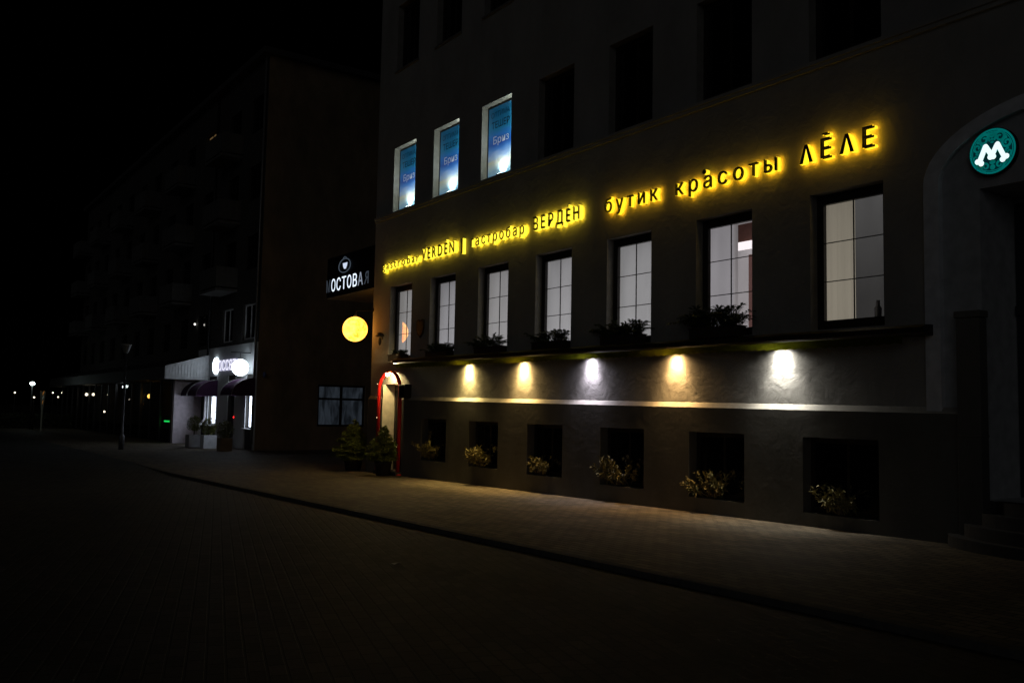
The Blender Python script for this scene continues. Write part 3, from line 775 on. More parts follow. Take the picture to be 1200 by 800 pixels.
def spruce(x, y, h, rad, pot_h, pot_r, lab, seed):
    random.seed(300+seed)
    t = thing('potted_spruce', lab, 'potted tree', (x,y,gz(x)), 'potted spruces beside the side door')
    mb = MB(); mb.lathe([(pot_r*.78,0),(pot_r*.95,pot_h*.8),(pot_r,pot_h*.82),(pot_r,pot_h),(pot_r*.9,pot_h),(pot_r*.88,pot_h*.93)], (0,0,.002), 20); mb.build('pot', M['terracotta'], t)
    mb = MB(); mb.tube([(0,0,pot_h*.9),(.01,0,pot_h+h*.5),(0,0,pot_h+h)], [.035,.022,.006], 7); mb.build('trunk', M['bark'], t)
    mb = MB()
    for lv in range(20):
        f_ = lv/19; z = pot_h + .03 + f_*(h-.06); L0 = rad*(1-f_)**.95*(.75 if f_ < .08 else 1)+.04
        for k in range(max(5, int(13-7*f_))):
            an = random.uniform(0, 2*math.pi); L_ = L0*random.uniform(.72,1.06)
            d_ = Vector((math.cos(an), math.sin(an), random.uniform(-.12,.18)+.45*f_)).normalized()
            b0 = Vector((0,0,z+random.uniform(-.03,.03)))
            twigs = [(b0, d_, L_)]
            for q in range(int(3+L_*14)):
                s_ = random.choice((-1,1)); sd_ = d_.cross(Vector((0,0,1))).normalized()*s_
                tt = random.uniform(.3,.95)
                twigs.append((b0+d_*L_*tt, (d_+sd_*random.uniform(.6,1.1)+Vector((0,0,random.uniform(-.25,.2)))).normalized(), L_*(1.05-tt)*.6+.03))
            for (a_, dd_, l_) in twigs:
                mb.tube([a_, a_+dd_*l_], [.006,.003], 3, caps=False)
                for q in range(int(l_*130)+5):
                    p_ = a_ + dd_*l_*random.random()
                    leaf(mb, p_, dd_*.6+rv()*.8, random.uniform(.03,.055), .012, droop=0)
    mb.build('crown', M['spruce'], t)
spruce(-23.75, -.22, 1.05, .70, .36, .27, 'wide potted spruce standing at the building corner', 1)
spruce(-21.45, -.45, .88, .54, .38, .23, 'dark potted spruce standing right in front of the red arch', 2)

# ------------------------------------------------------------------ side door dressing: red arch, garland, menu box
ra = thing('red_arch', 'red lacquered tubular arch framing the side door', 'arch', (-21.83,-.12,gz(-22)))
hw = .60
def arch_pts(hw, z0, zs, top, n=18, y=-.14):
    pts = [(-21.83-hw,y,z0)]
    pts += [(-21.83-hw*math.cos(math.pi*i/n), y, zs+(top-zs)*math.sin(math.pi*i/n)) for i in range(n+1)]
    return pts + [(-21.83+hw,y,z0)]
P1 = arch_pts(hw, -.10, 2.12, 2.60)
mb = MB(); mb.tube(P1, .05, 12); part(mb, 'tube', M['red'], ra)
for sx in (-1,1):
    mb = MB(); mb.lathe([(.10,0),(.10,.03),(.06,.05)], (-21.83+sx*hw,-.14,-.10), 16); part(mb, 'foot', M['red'], ra)
ga = thing('light_garland', 'string of tiny warm bulbs wound round the red arch', 'string lights', (-21.83,-.2,2.6))
gp = []
P2 = [Vector(p) for p in P1]
random.seed(11)
for i in range(len(P2)-1):
    for k in range(6 if i in (0,len(P2)-2) else 1):
        n_ = 6 if i in (0,len(P2)-2) else 1
        q = P2[i].lerp(P2[i+1], k/n_); a = len(gp)*1.3
        gp.append(q + Vector((.055*math.cos(a), .055*math.sin(a)-.005, random.uniform(-.02,.02))))
mb = MB(); mb.tube(gp, .006, 5); part(mb, 'cable', M['blackm'], ga)
bulb_m = emis('tiny_bulb', (1,.72,.35), 4)
for i, q in enumerate(gp):
    if i % 2 == 0:
        mb = MB(); mb.sphere(q+Vector((0,-.008,0)), .009, 8, 6); part(mb, 'bulb', bulb_m, ga)
lamp = thing('arch_lamp', 'bright bare warm bulb over the side door at the top of the red arch', 'lamp', (-21.83,-.22,2.53))
mb = MB(); mb.sphere((0,0,0), .038, 14, 10); mb.build('bulb', emis('bare_bulb', (1,.76,.34), 900), lamp)
mb = MB(); mb.lathe([(.02,.03),(.024,.05),(.024,.10),(.01,.11)], (0,0,0), 12); mb.tube([(0,0,.1),(0,.03,.12),(0,.21,.12)], .008, 6); mb.build('holder', M['blackm'], lamp)
mn = thing('menu_box', 'small dark square menu case hung on the wall right of the side door', 'menu case', (-21.0,-.12,1.9))
mb = MB(); mb.box(-21.20,-20.86,-.20,-.002,1.90,2.26); part(mb, 'case', M['frame'], mn, bevel=.01)
mb = MB(); mb.face([(-21.16,-.203,1.94),(-20.90,-.203,1.94),(-20.90,-.203,2.22),(-21.16,-.203,2.22)]); part(mb, 'pane', M['dglass'], mn)
# sconce and shield plaque
sc_ = thing('wall_sconce', 'unlit iron sconce with mushroom cap between the corner and the first window', 'wall lamp', (-22.62,0,3.55))
mb = MB(); mb.lathe([(.01,.17),(.08,.16),(.16,.11),(.18,.06),(.15,.05),(.05,.09)], (0,-.14,0), 20); mb.build('cap', M['blackm'], sc_); sc_.scale.y = .6
mb = MB(); mb.sphere((0,-.12,-.08), .085, 14, 10, sc=(.8,.8,1.35)); mb.build('body', M['blackm'], sc_)
mb = MB(); mb.tube([(0,-.002,.02),(0,-.07,.06),(0,-.13,.05)], .018, 8); mb.lathe([(.06,0),(.05,.012)], (0,-.001,.02), 12, 0, 'y'); mb.build('arm', M['blackm'], sc_)
sh = thing('shield_plaque', 'dim shield shaped plaque on the wall between the first two windows', 'plaque', (-20.46,0,3.70))
mb = MB()
out = [(-.19,.20),(-.10,.23),(0,.20),(.10,.23),(.19,.20),(.19,-.02),(.15,-.14),(0,-.25),(-.15,-.14),(-.19,-.02)]
mb.face([(x,-.03,z) for x,z in out])
for p,q in zip(out, out[1:]+out[:1]): mb.face([(p[0],-.03,p[1]),(p[0],-.002,p[1]),(q[0],-.002,q[1]),(q[0],-.03,q[1])])
mb.build('board', M['trough'], sh)
mb = MB(); mb.face([(x*.8,-.034,z*.8) for x,z in out]); mb.build('inset', mat('plaque_inset', (.06,.045,.03), .6), sh)

# ------------------------------------------------------------------ moon lamp
def moon_mat():
    m = bpy.data.materials.new('moon_glow'); m.use_nodes = True; nt = m.node_tree; nt.nodes.clear(); N = nt.nodes; L = nt.links
    o = N.new('ShaderNodeOutputMaterial'); e = N.new('ShaderNodeEmission'); tc = N.new('ShaderNodeTexCoord')
    n = N.new('ShaderNodeTexNoise'); n.inputs['Scale'].default_value = 7; n.inputs['Detail'].default_value = 8; n.inputs['Roughness'].default_value = .7; n.inputs['Distortion'].default_value = .8
    v = N.new('ShaderNodeTexVoronoi'); v.inputs['Scale'].default_value = 6
    L.new(tc.outputs['Object'], n.inputs['Vector']); L.new(tc.outputs['Object'], v.inputs['Vector'])
    a = N.new('ShaderNodeMath'); a.operation = 'MULTIPLY_ADD'; a.inputs[1].default_value = .35; L.new(v.outputs['Distance'], a.inputs[0]); L.new(n.outputs['Fac'], a.inputs[2])
    cr = N.new('ShaderNodeValToRGB'); q = cr.color_ramp.elements
    q[0].position = .40; q[0].color = (.37,.08,.004,1); q[1].position = .86; q[1].color = (.46,.24,.035,1)
    sx = N.new('ShaderNodeSeparateXYZ'); L.new(tc.outputs['Object'], sx.inputs[0])
    a2 = N.new('ShaderNodeMath'); a2.operation = 'MULTIPLY_ADD'; a2.inputs[1].default_value = -.42; L.new(sx.outputs['X'], a2.inputs[0]); L.new(a.outputs[0], a2.inputs[2])
    L.new(a2.outputs[0], cr.inputs['Fac']); L.new(cr.outputs['Color'], e.inputs['Color']); e.inputs['Strength'].default_value = 9
    L.new(e.outputs[0], o.inputs[0]); return m
ml = thing('moon_lamp', 'glowing yellow moon globe hung from an arm at the building corner', 'globe lamp', (-23.42,-.45,3.83))
mb = MB(); mb.sphere((0,0,0), .348, 40, 24); mb.build('globe', moon_mat(), ml)
mb = MB(); mb.lathe([(.06,.340),(.06,.38),(.025,.40),(.015,.47)], (0,0,0), 16); mb.build('collar', M['zinc'], ml)
mb = MB(); mb.tube([(0,0,.46),(0,.03,.52),(.20,.43,.56)], .014, 8); mb.lathe([(.05,0),(.045,.012)], (.20,.449,.56), 12, 0, 'y'); mb.build('arm', M['blackm'], ml)

# ------------------------------------------------------------------ side sign box with canopy
sb = thing('canopy_sign', 'black box sign with white letters МОСТОВАЯ on a canopy round the corner', 'sign', (-25.4,.35,5.2))
mb = MB(); mb.box(-27.35,-23.52,.36,1.9,5.14,6.40); part(mb, 'box', mat('sign_black', (.004,.004,.004), .5, var=.05), sb)
mb = MB(); mb.box(-27.33,-23.53,.38,1.88,5.10,5.138); part(mb, 'soffit', mat('soffit', (.3,.26,.2), .7), sb)
LM = {'w': emis('letter_white', (.75,.85,1), 1.35), 'h': emis('letter_half', (.7,.8,1), .35), 'd': emis('letter_dim', (.5,.62,.8), .07)}
xs_l = frange(-27.38, -24.25, 8)
for i, (ch, k) in enumerate(zip('МОСТОВАЯ', 'dwwwwwhd')):
    word(ch, xs_l[i]+.02, xs_l[i+1]-.02, 5.30+(0.0), .37, .335, .012, .012, [LM[k], M['blackm']], sb)
mb = MB()
# cup emblem in an eye shaped ring
ring = [(-26.0+.42*math.cos(a), .335, 6.02+.20*math.sin(a)*(1.0 if math.sin(a) < 0 else 1.15)) for a in [2*math.pi*i/36 for i in range(36)]]
mb.tube(ring, .016, 6, closed=True)
mb.tube([(-26.12,.335,6.27),(-26.0,.335,6.31),(-25.88,.335,6.27)], .012, 6)
part(mb, 'ring', emis('ring_dim', (.5,.65,.85), .09), sb)
mb = MB(); mb.face([(-26.17,.352,6.12),(-25.83,.352,6.12),(-25.86,.352,6.02),(-25.94,.352,5.93),(-26.06,.352,5.93),(-26.14,.352,6.02)]); part(mb, 'cup', emis('cup_glow', (.7,.8,1), .9), sb)
dp = thing('drainpipe', 'thin grey drainpipe running down behind the rounded building corner', 'drainpipe', (-23.62,.55,0))
mb = MB(); mb.tube([(-23.62,.55,TOP-.1),(-23.62,.55,.25),(-23.75,.50,.08)], .05, 12); part(mb, 'pipe', M['zinc'], dp)
for z in (2.2,4.6,7.4,10.4,13):
    mb = MB(); mb.lathe([(.058,0),(.058,.05)], (-23.62,.55,z), 12); mb.box(-23.6,-23.502,.53,.57,z,z+.04); part(mb, 'bracket', M['zinc'], dp)

# ------------------------------------------------------------------ round sign with the white M
ms = thing('round_sign', 'round glowing teal sign with a white letter M over the arched entrance', 'sign', (-5.80,.05,5.0))
mb = MB(); mb.lathe([(.29,0),(.30,.02),(.30,.085),(.27,.085)], (0,0,0), 48, 0, 'y'); mb.build('casing', M['blackm'], ms)
teal_d = emis('teal_deep', (.0,.05,.06), .3); teal = emis('teal_glow', (.0,.36,.33), .28, .25, 9); teal_r = emis('teal_rim', (.0,.30,.28), .4); whiteM = emis('white_m', (.8,1,.97), 1.1)
mb = MB(); mb.lathe([(.272,.0855),(.001,.0865)], (0,0,0), 48, 0, 'y'); mb.build('back', teal_d, ms)
mb = MB()
mb.tube([(.277*math.cos(a), -.088, .277*math.sin(a)) for a in [2*math.pi*i/56 for i in range(56)]], .012, 6, closed=True)
mb.tube([(.252*math.cos(a), -.088, .252*math.sin(a)) for a in [2*math.pi*i/56 for i in range(56)]], .005, 6, closed=True)
mb.build('rim', teal_r, ms)
mb = MB()
def curl(cx, cz, r0, turns, a0, sgn, th):
    pts = []; rr = []
    for i in range(26):
        t = i/25; a = a0 + sgn*turns*2*math.pi*t; q = r0*(1-.80*t)
        pts.append((cx+q*math.cos(a), -.090, cz+q*math.sin(a))); rr.append(th*(1-.45*t))
    mb.tube(pts, rr, 6)
for s in (-1,1):
    curl(s*.10, .165, .075, 1.3, math.pi/2+s*1.2, -s, .020); curl(s*.185, .075, .070, 1.4, math.pi/2, s, .019)
    curl(s*.205, -.055, .055, 1.3, math.pi/2, s, .016); curl(s*.09, -.185, .062, 1.3, -math.pi/2, s, .018); curl(s*.165,-.155,.05,1.2,0,s,.014); curl(s*.05,.03,.05,1.2,math.pi/2,-s,.016)
    mb.tube([(s*.03,-.09,.24),(s*.05,-.09,.19),(s*.03,-.09,.13)], [.012,.020,.010], 6)
for k in range(4): mb.sphere((0,-.090,.225-.036*k), .030-.002*k, 10, 6, sc=(1,.4,.6))
mb.sphere((0,-.09,-.205), .035, 10, 6, sc=(1,.4,1)); mb.sphere((0,-.09,-.14), .03, 10, 6, sc=(1.3,.4,1))
mb.build('scrollwork', teal, ms)
mb = MB()
yM = -.105
for pts in ([(-.16,yM,-.12),(-.075,yM,.075)],[(-.075,yM,.075),(.0,yM,-.06)],[(.0,yM,-.06),(.075,yM,.075)],[(.075,yM,.075),(.16,yM,-.12)]): mb.tube(pts, .030, 10)
for c in ((-.18,-.105),(-.135,-.135),(.18,-.105),(.135,-.135),(-.018,-.075),(.018,-.075),(-.075,.075),(.075,.075)):
    mb.sphere((c[0],yM,c[1]), .036 if c[1] < 0 else .03, 14, 8, sc=(1,.6,1))
mb.build('letter', whiteM, ms)

# ------------------------------------------------------------------ apartment building far left
ap = thing('apartment_building', 'dark five storey apartment building with balconies behind the corner', 'apartment building', (-55,7,0))
AY, AX, AT = 1.3, -36.2, 16.2
aops = []
colx = [-37.5,-40.3,-44.0,-47.3,-50.6,-54,-57.3,-60.6,-64,-67.3,-70.6,-73.6]
lit = []
for fl_ in range(1,5):
    zb_ = 4.42 + (fl_-1)*2.95
    for i, x in enumerate(colx):
        aops.append((x-.75,x+.75,zb_,zb_+1.5))
shop = [(-42.55,-41.35,.75,2.10),(-37.40,-36.45,.72,2.10)]
aops += [(a,b,c,d_,.18) for a,b,c,d_ in shop]
aops.append((-39.75,-38.85,-.3,2.08,.25))
mb = MB()
wall_cells(mb, -75, AX, -.4, AT, aops, lambda u,d,z: (u, AY+d, z), .15, 0, 0)
gw = (3.95,6.15,.84,2.60)
wall_cells(mb, AY, 13, -.4, AT, [gw], lambda u,d,z: (AX-d, u, z), .15, 1, 1)
mb.face([(-75,AY,-.4),(-75,13,-.4),(-75,13,AT),(-75,AY,AT)]); mb.face([(-75,13,-.4),(AX,13,-.4),(AX,13,AT),(-75,13,AT)])
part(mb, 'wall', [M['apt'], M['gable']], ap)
mb = MB(); mb.box(AX-8.2,AX+.01,AY-.03,AY-.001,2.95,4.25); mb.box(-42.9+.0,-42.56,AY-.03,AY-.001,-.3,2.949); mb.box(-41.34,-39.76,AY-.03,AY-.001,-.3,2.949); mb.box(-38.84,-37.41,AY-.03,AY-.001,-.3,2.949); mb.box(-36.44,AX+.01,AY-.03,AY-.001,-.3,2.949)
part(mb, 'shop_front', M['aptg'], ap)
mb = MB(); mb.box(-75.2,AX+.3,AY-.35,13.3,AT,AT+.25); part(mb, 'roof', M['roof'], ap)
warm_e = emis('warm_room', (1,.62,.25), .09); dimg = emis('dim_room', (.6,.8,1), .006)
for n_, o in enumerate(aops[:-3]):
    x0,x1,z0,z1 = o[:4]
    mb = MB(); y = AY+.10; fw = .07
    mb.box(x0,x0+fw,y,y+.05,z0,z1); mb.box(x1-fw,x1,y,y+.05,z0,z1); mb.box(x0+fw,x1-fw,y,y+.05,z0,z0+fw); mb.box(x0+fw,x1-fw,y,y+.05,z1-fw,z1); mb.box((x0+x1)/2-.03,(x0+x1)/2+.03,y,y+.05,z0+fw,z1-fw)
    wn = part(mb, 'window', M['white'] if o[2] < 5 and o[0] > -42 else M['blackm'], ap)  # frames away from the shop are black, night shade put into their material
    islit = abs(x0+.75+44.0) < .1 and 12 < z0 < 14
    flat(wn, 'pane', warm_e if islit else M['dglass'], x0+fw, x1-fw, y+.025, z0+fw, z1-fw)
shop_e = emis('shop_light', (.76,.85,1), 6, .35, 4)
for (x0,x1,z0,z1) in shop:
    mb = MB(); y = AY+.12
    mb.box(x0,x0+.06,y,y+.05,z0,z1); mb.box(x1-.06,x1,y,y+.05,z0,z1); mb.box(x0+.06,x1-.06,y,y+.05,z0,z0+.06); mb.box(x0+.06,x1-.06,y,y+.05,z1-.06,z1); mb.box((x0+x1)/2-.02,(x0+x1)/2+.02,y,y+.05,z0+.06,z1-.06); mb.box(x0+.06,x1-.06,y+.01,y+.04,z0+.55,z0+.58)
    wn = part(mb, 'shop_window', M['white'], ap)
    flat(wn, 'pane', shop_e, x0+.06, x1-.06, y+.045, z0+.06, z1-.06)
    mb = MB(); mb.box(x0-.08,x1+.08,AY-.16,AY+.12,z0-.05,z0-.003); part(mb, 'sill', M['white'], wn)
mb = MB(); mb.box(-39.75,-38.85,AY+.15,AY+.2,-.2,2.08); mb.box(-39.33,-39.27,AY+.12,AY+.15,-.1,2.05); sdor = part(mb, 'shop_door', M['door'], ap)
mb = MB(); mb.tube([(-39.2,AY+.13,.9),(-39.2,AY+.07,.92),(-39.2,AY+.07,1.2),(-39.2,AY+.13,1.22)], .015, 6); part(mb, 'handle', M['zinc'], sdor)
mb = MB(); mb.sphere((-38.80,AY-.04,1.15), .035, 8, 6); part(mb, 'bell_light', emis('red_led', (1,.02,.02), 2.5), ap)
# window of the end wall
mb = MB(); x = AX-.10; a, b, c, e = gw
for (p,q,s,t_) in ((a,a+.09,c,e),(b-.09,b,c,e),(a+.09,b-.09,c,c+.08),(a+.09,b-.09,e-.08,e),((a+b)/2-.06,(a+b)/2+.06,c+.08,e-.08)): mb.box(x-.04,x,p,q,s,t_)
mb.box(x-.036,x-.004,a+.09,(a+b)/2-.06,c+1.12,c+1.21); mb.box(x-.036,x-.004,(a+b)/2+.06,b-.09,c+1.12,c+1.21)
wn = part(mb, 'window', M['frame'], ap)
m_, nt_, b_ = nodes('curtained_glass'); no_ = nt_.nodes.new('ShaderNodeTexNoise'); no_.inputs['Scale'].default_value = 2.2; no_.inputs['Detail'].default_value = 4; no_.inputs['Distortion'].default_value = 1.2
tc_ = nt_.nodes.new('ShaderNodeTexCoord'); mp_ = nt_.nodes.new('ShaderNodeMapping'); mp_.inputs['Scale'].default_value = (1,1.6,.5); nt_.links.new(tc_.outputs['Object'], mp_.inputs[0]); nt_.links.new(mp_.outputs[0], no_.inputs['Vector'])
mr_ = nt_.nodes.new('ShaderNodeMapRange'); mr_.inputs['From Min'].default_value = .35; mr_.inputs['From Max'].default_value = .65; mr_.inputs['To Min'].default_value = .006; mr_.inputs['To Max'].default_value = .028; nt_.links.new(no_.outputs['Fac'], mr_.inputs['Value'])
b_.inputs['Base Color'].default_value = (.02,.02,.03,1); b_.inputs['Roughness'].default_value = .3; b_.inputs['Emission Color'].default_value = (.62,.78,1,1); nt_.links.new(mr_.outputs[0], b_.inputs['Emission Strength'])
mb = MB(); mb.face([(x-.02,a+.05,c+.04),(x-.02,b-.05,c+.04),(x-.02,b-.05,e-.04),(x-.02,a+.05,e-.04)]); part(mb, 'pane', m_, wn)
# balconies
for fl_ in range(2,5):
    zf = 4.42-.85 + (fl_-1)*2.95 + .05
    for i, x in enumerate(colx):
        if i % 2 == 0: continue
        mb = MB(); y0, y1 = AY-.95, AY-.002; xa_, xb_ = x-1.25, x+1.15
        mb.box(xa_,xb_,y0,y1,zf,zf+.12)
        bo = part(mb, 'balcony', M['panelb'], ap)
        mb = MB(); mb.box(xa_,xb_,y0,y0+.03,zf+.18,zf+1.0); mb.box(xb_-.03,xb_,y0+.03,y1,zf+.18,zf+1.0); mb.box(xa_,xa_+.03,y0+.03,y1,zf+.18,zf+1.0)
        mb.box(xa_-.01,xb_+.01,y0-.01,y0+.05,zf+1.0,zf+1.05); mb.box(xb_-.05,xb_+.01,y0+.05,y1,zf+1.0,zf+1.05); mb.box(xa_-.01,xa_+.05,y0+.05,y1,zf+1.0,zf+1.05)
        for q in range(4): mb.box(xb_+.0005,xb_+.012,y0+.12+.24*q,y0+.14+.24*q,zf+.18,zf+1.0)
        part(mb, 'railing', M['panelb'], bo)
mb = MB(); mb.tube([(-36.35,AY-.08,AT),(-36.35,AY-.08,.1)], .05, 10); part(mb, 'downpipe', M['zinc'], ap)
mb = MB(); mb.tube([(-42.75,AY-.08,AT),(-42.75,AY-.08,3.0)], .05, 10); part(mb, 'downpipe', M['blackm'], ap)  # upper length of the white pipe, night shade put into its colour
mb = MB(); mb.tube([(-42.75,AY-.08,2.99),(-42.75,AY-.08,1.0),(-42.85,AY-.28,.75),(-42.85,AY-.28,.1)], .07, 10); part(mb, 'downpipe', M['white'], ap)
mb = MB(); mb.sphere((-45.0,AY-.1,5.55), .05, 8, 6); part(mb, 'porch_light', emis('small_white', (1,.98,.9), 2.2), ap)

# shop awnings
def barrel(x0, x1, lab):
    t = thing('barrel_awning', lab, 'awning', ((x0+x1)/2, AY, 2.05), 'purple barrel awnings of the shop')
    mb = MB(); D, H = .95, .72
    pr_ = [(-D*math.sin(a), H*math.cos(a)) for a in [math.pi/2*i/10 for i in range(11)]]
    h = (x1-x0)/2
    for p,q in zip(pr_, pr_[1:]): mb.face([(-h,p[0]-.035,p[1]),(h,p[0]-.035,p[1]),(h,q[0]-.035,q[1]),(-h,q[0]-.035,q[1])],0,True)
    mb.build('canvas', M['purple'], t)
    for s in (-h, h):
        mb = MB(); mb.face([(s,-.035,0)]+[(s,p[0]-.035,p[1]) for p in pr_]); mb.build('side', M['purple'], t)
    mb = MB()
    for s in (-h,h): mb.tube([(s,p[0]-.035,p[1]) for p in pr_], .012, 6)
    mb.tube([(-h,-D-.035,0),(h,-D-.035,0)], .012, 6); mb.build('rib', M['zinc'], t)
barrel(-43.6,-42.65,'short purple barrel awning beside the white downpipe, farthest along the shop')
barrel(-42.5,-41.2,'purple barrel awning over the lit shop window next to the door')
barrel(-37.75,-36.3,'purple barrel awning over the lit shop window by the building corner')

# shop sign on the wall and projecting round sign
ss = thing('shop_sign', 'glowing white letters with a tall round emblem on the shop wall', 'sign', (-39.5,AY,3.3))
sw = emis('shop_letter', (.86,.86,1), 1.05); swb = emis('shop_letter_bright', (.80,.91,1), 7)
mb = MB(); mb.lathe([(.37,0),(.37,.05),(.35,.07),(.001,.07)], (-41.5,AY-.035,3.42), 30, 0, 'y'); part(mb, 'emblem', swb, ss)
word('оссет', -41.0, -38.6, 3.18, .58, AY-.12, .04, .02, [sw, emis('shop_letter_side', (.7,.7,1), .55)], ss)
bs = thing('blade_sign', 'round blown out white lightbox projecting from the shop wall', 'sign', (-37.0,AY-.45,3.2))
mb = MB(); mb.lathe([(.32,-.07),(.345,-.05),(.345,.05),(.32,.07)], (0,0,0), 36, 0, 'x'); mb.build('drum', swb, bs)
mb = MB(); mb.lathe([(.352,-.02),(.352,.02)], (0,0,0), 36, 0, 'x'); mb.tube([(0,.38,0),(0,.41,0)], .03, 8); mb.tube([(0,-.4,.62),(0,.44,.62)], .02, 8); mb.tube([(0,0,.38),(0,0,.62)], .012, 6); mb.build('bracket', M['gunm'], bs)
wl = thing('wall_camera', 'small bluish wall lamp housing on the corner downpipe side of the shop', 'wall lamp', (-36.15,AY+.25,2.95))
mb = MB(); mb.lathe([(.03,-.16),(.07,-.10),(.07,.02),(.04,.08)], (.10,0,0), 12); mb.box(-.045,.06,-.02,.02,-.02,.02); mb.build('housing', mat('blue_housing', (.10,.12,.3), .4), wl)

# planters by the shop
def planter(x, y, lab, bm, hb, wb, rb, seed, stem=.12):
    random.seed(400+seed)
    t = thing('box_planter', lab, 'planter', (x,y,gz(x)), 'planters with clipped bushes by the shop')
    mb = MB(); w2 = wb/2
    for (x0,x1,y0,y1) in ((-w2,w2,-w2,-w2+.03),(-w2,w2,w2-.03,w2),(-w2,-w2+.03,-w2+.03,w2-.03),(w2-.03,w2,-w2+.03,w2-.03)): mb.box(x0,x1,y0,y1,.005,hb)
    mb.box(-w2+.03,w2-.03,-w2+.03,w2-.03,.005,hb-.05); mb.build('box', bm, t)
    mb = MB(); mb.tube([(0,0,hb-.06),(0,0,hb+stem+rb)], .02, 6); mb.build('stem', M['bark'], t)
    mb = MB()
    for i in range(2600):
        d_ = rv()
        if d_.length > 1 or d_.length < .25: continue
        k = 1+.12*math.sin(d_.x*7+seed)*math.cos(d_.z*6)
        p = Vector((0,0,hb+stem+rb*.9))+d_*rb*k
        leaf(mb, p, d_+rv()*.7, .06, .04)
    mb.build('bush', M['box'], t)
planter(-39.55,-.15,'grey box planter with a clipped ball bush, beside the white pavilion wall', M['boxg'], .52, .56, .30, 1, .20)
planter(-38.2,.05,'pale box planter with a yellowish bush, the middle of the three by the shop', M['boxw'], .55, .52, .34, 2, .04)
planter(-35.9,.0,'brown box planter with a dark bush, nearest the building corner', M['boxb'], .50, .46, .33, 3, .04)

# pavilion along the apartment front
pv = thing('terrace_pavilion', 'long white roofed glazed terrace built along the apartment front', 'pavilion', (-58,0,0))
CX, CF = -42.6, -.70
mb = MB()
mb.face([(CX,CF,3.36),(CX,AY-.04,3.95),(-75,AY-.04,3.95),(-75,CF,3.36)]); mb.face([(CX,CF,2.80),(-75,CF,2.80),(-75,AY-.04,2.80),(CX,AY-.04,2.80)])
part(mb, 'roof', M['roof'], pv)
mb = MB(); mb.face([(CX+.003,CF,2.79),(CX+.003,AY-.045,2.79),(CX+.003,AY-.045,3.96),(CX+.003,CF,3.37)])
k_ = 14
for i in range(k_):
    y = CF+.05+(AY-CF-.1)*i/k_; zt = 3.36+(y-CF)/(AY-CF)*.59
    mb.box(CX+.003,CX+.018,y,y+.025,2.80,zt-.02)
part(mb, 'end_panel', mat('ribbed_panel', (.45,.46,.48), .7), pv)
mb = MB(); mb.face([(CX,CF-.003,2.80),(-75,CF-.003,2.80),(-75,CF-.003,3.36),(CX,CF-.003,3.36)])
part(mb, 'fascia', M['roof'], pv)
mb = MB(); mb.face([(-43.7,.25,-.3),(-43.7,AY-.002,-.3),(-43.7,AY-.002,2.79),(-43.7,.25,2.79)]); mb.box(-44,-43.703,.05,.25,-.3,2.79)
part(mb, 'end_wall', M['pink'], pv)
for i in range(16):
    x = -44.3-2.0*i
    mb = MB(); mb.box(x-.05,x+.05,.06,.16,-.3,2.79); part(mb, 'post', M['gunm'], pv)
mb = MB(); mb.face([(-75,.12,-.2),(-44,.12,-.2),(-44,.12,2.79),(-75,.12,2.79)]); part(mb, 'glazing', glass('terrace_glass', gloss=.25), pv)
mb = MB(); mb.box(-75,-44,.14,.2,-.3,.55); part(mb, 'parapet', M['blackm'], pv)
wb_ = emis('warm_point', (1,.9,.65), 3.5); ab_ = emis('amber_point', (1,.55,.10), 3.0)
def hang(x, y, z, r_, m_, lab, top):
    t = thing('pendant_lamp', lab, 'pendant lamp', (x,y,z), 'small lamps glowing in the terrace')
    mb = MB(); mb.sphere((0,0,0), r_, 10, 8); mb.build('bulb', m_, t)
    mb = MB(); mb.tube([(0,0,r_*.9),(0,0,top-z)], .008, 5); mb.build('cord', M['blackm'], t)
hang(-49.45,.32,2.05,.11,ab_,'amber pendant lamp glowing inside the terrace',2.78)
hang(-55.45,.32,2.60,.09,emis('cool_point',(.9,1,1),4),'cool white pendant lamp seen beside the street lamp pole',2.78)
hang(-64.1,.32,2.21,.09,wb_,'warm pendant lamp in the middle of the terrace',2.78)
hang(-66.4,.32,2.22,.10,wb_,'left one of the twin warm lamps in the terrace',2.78)
hang(-60.4,.32,1.14,.06,wb_,'lowest small warm lamp inside the terrace',2.78)
lt = thing('glow_strip', 'low green and red LED strip glowing behind the terrace glass', 'LED strip', (-45.2,.3,.8))
mb = MB(); mb.box(-46.1,-44.7,.25,.29,.80,.87); part(mb, 'green_strip', emis('green_led', (.02,1,.15), .9), lt)
mb = MB(); mb.box(-44.6,-44.2,.25,.29,.93,1.0); part(mb, 'red_strip', emis('red_strip', (1,.03,.03), 1.6), lt)
mb = MB(); mb.box(-46.2,-44.1,.295,.33,.72,1.06); part(mb, 'backing', M['blackm'], lt)

ps = thing('paper_scrap', 'tiny pale scrap of paper lying on the dark street', 'litter', (-8.84,-6.73,road_z(-8.84)))
mb = MB(); mb.face([(-.05,-.03,.004),(.04,-.035,.006),(.06,.03,.022),(-.03,.04,.012)]); mb.face([(.04,-.035,.006),(.075,-.01,.03),(.06,.03,.022)])
mb.build('sheet', M['boxw'], ps)
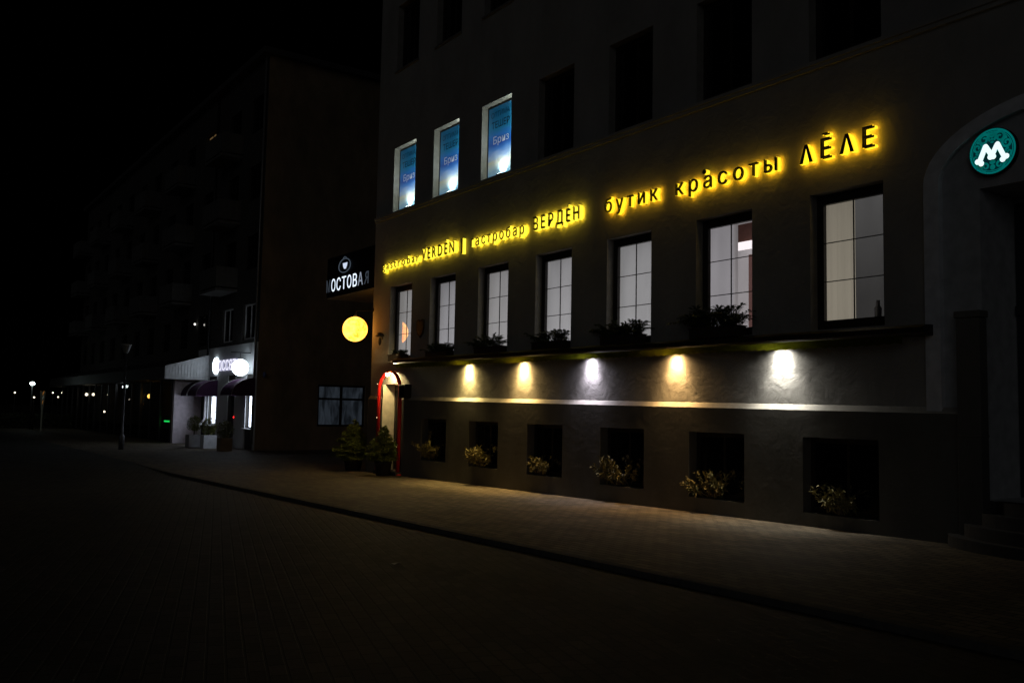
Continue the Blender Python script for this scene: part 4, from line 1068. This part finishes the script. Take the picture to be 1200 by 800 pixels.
# ------------------------------------------------------------------ street furniture on the left
sl = thing('street_lamp', 'unlit street lamp with a tapered bucket head standing on the square', 'street lamp', (-37.7,-3.43,gz(-37)))
mb = MB(); mb.lathe([(.10,0),(.10,.5),(.085,.55),(.05,.6),(.042,3.75)], (0,0,0), 14); mb.build('pole', M['gunm'], sl)
mb = MB(); mb.lathe([(.06,3.72),(.10,3.78),(.18,4.02),(.20,4.05),(.20,4.09),(.04,4.11)], (0,0,0), 16); mb.build('head', M['zinc'], sl)
fl2 = thing('street_lamp', 'far street lamp with a bright cold white head on the dark street', 'street lamp', (-67.6,-2.8,-.14))
mb = MB(); mb.lathe([(.07,0),(.05,2.9)], (0,0,0), 8); mb.build('pole', M['blackm'], fl2)
mb = MB(); mb.sphere((0,0,3.0), .15, 12, 8, sc=(1,1,.75)); mb.build('head', emis('cold_lamp', (.8,1,.97), 14), fl2)
def bollard(x, y, z, m_, lab):
    t = thing('bollard_lamp', lab, 'bollard lamp', (x,y,-.14), 'small lights along the dark street')
    mb = MB(); mb.lathe([(.05,0),(.04,z+.1)], (0,0,0), 8); mb.build('post', M['blackm'], t)
    mb = MB(); mb.sphere((0,0,z+.14), .055, 8, 6); mb.build('bulb', m_, t)
bollard(-74.6,-3.0,2.3,wb_,'leftmost small warm light on the dark street')
bollard(-66.45,-2.8,1.95,wb_,'small warm light below the cold street lamp')
bollard(-80.2,.3,2.42,wb_,'small warm light right of the striped signpost')
bollard(-77.6,.3,2.07,wb_,'lower small warm light at the terrace end')
bollard(-75.9,.3,2.39,wb_,'small warm light closest to the terrace roof end')
sp = thing('striped_signpost', 'pale signpost with orange striped arms on the dark street', 'signpost', (-62.83,-2.8,-.14))
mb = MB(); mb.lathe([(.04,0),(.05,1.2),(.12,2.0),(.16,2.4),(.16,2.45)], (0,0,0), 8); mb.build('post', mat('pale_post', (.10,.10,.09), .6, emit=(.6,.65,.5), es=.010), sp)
om = mat('orange_stripe', (.6,.25,.05), .6, emit=(1,.4,.08), es=.16); wm = mat('pale_stripe', (.5,.5,.45), .6, emit=(.8,.9,.7), es=.06)  # post and arms are no lamps; faint glow added so they show
for s in (-1,1):
    mb = MB()
    for k in range(3):
        z = 1.75+.28*k
        mb.face([(.0+s*.16,-.03,z-.12),(s*(.5+.12*k),-.03,z+.05),(s*(.5+.12*k),-.03,z+.19),(s*.16,-.03,z+.04)], k % 2)
    mb.build('arm', [om, wm], sp)
random.seed(77)
hd = thing('hedge', 'low dim clipped hedge across the far end of the street', 'hedge', (-70,-3.5,-.14))
mb = MB()
for i in range(9000):
    t = random.random(); x = -74+12.5*t*.0; 
    y = -9+13*random.random(); p = Vector((random.uniform(-.4,.4), y+3.5, random.random()*1.0+.03*math.sin(y*3)))
    leaf(mb, p, rv(), .13, .09)
mb.build('foliage', M['hedge'], hd)
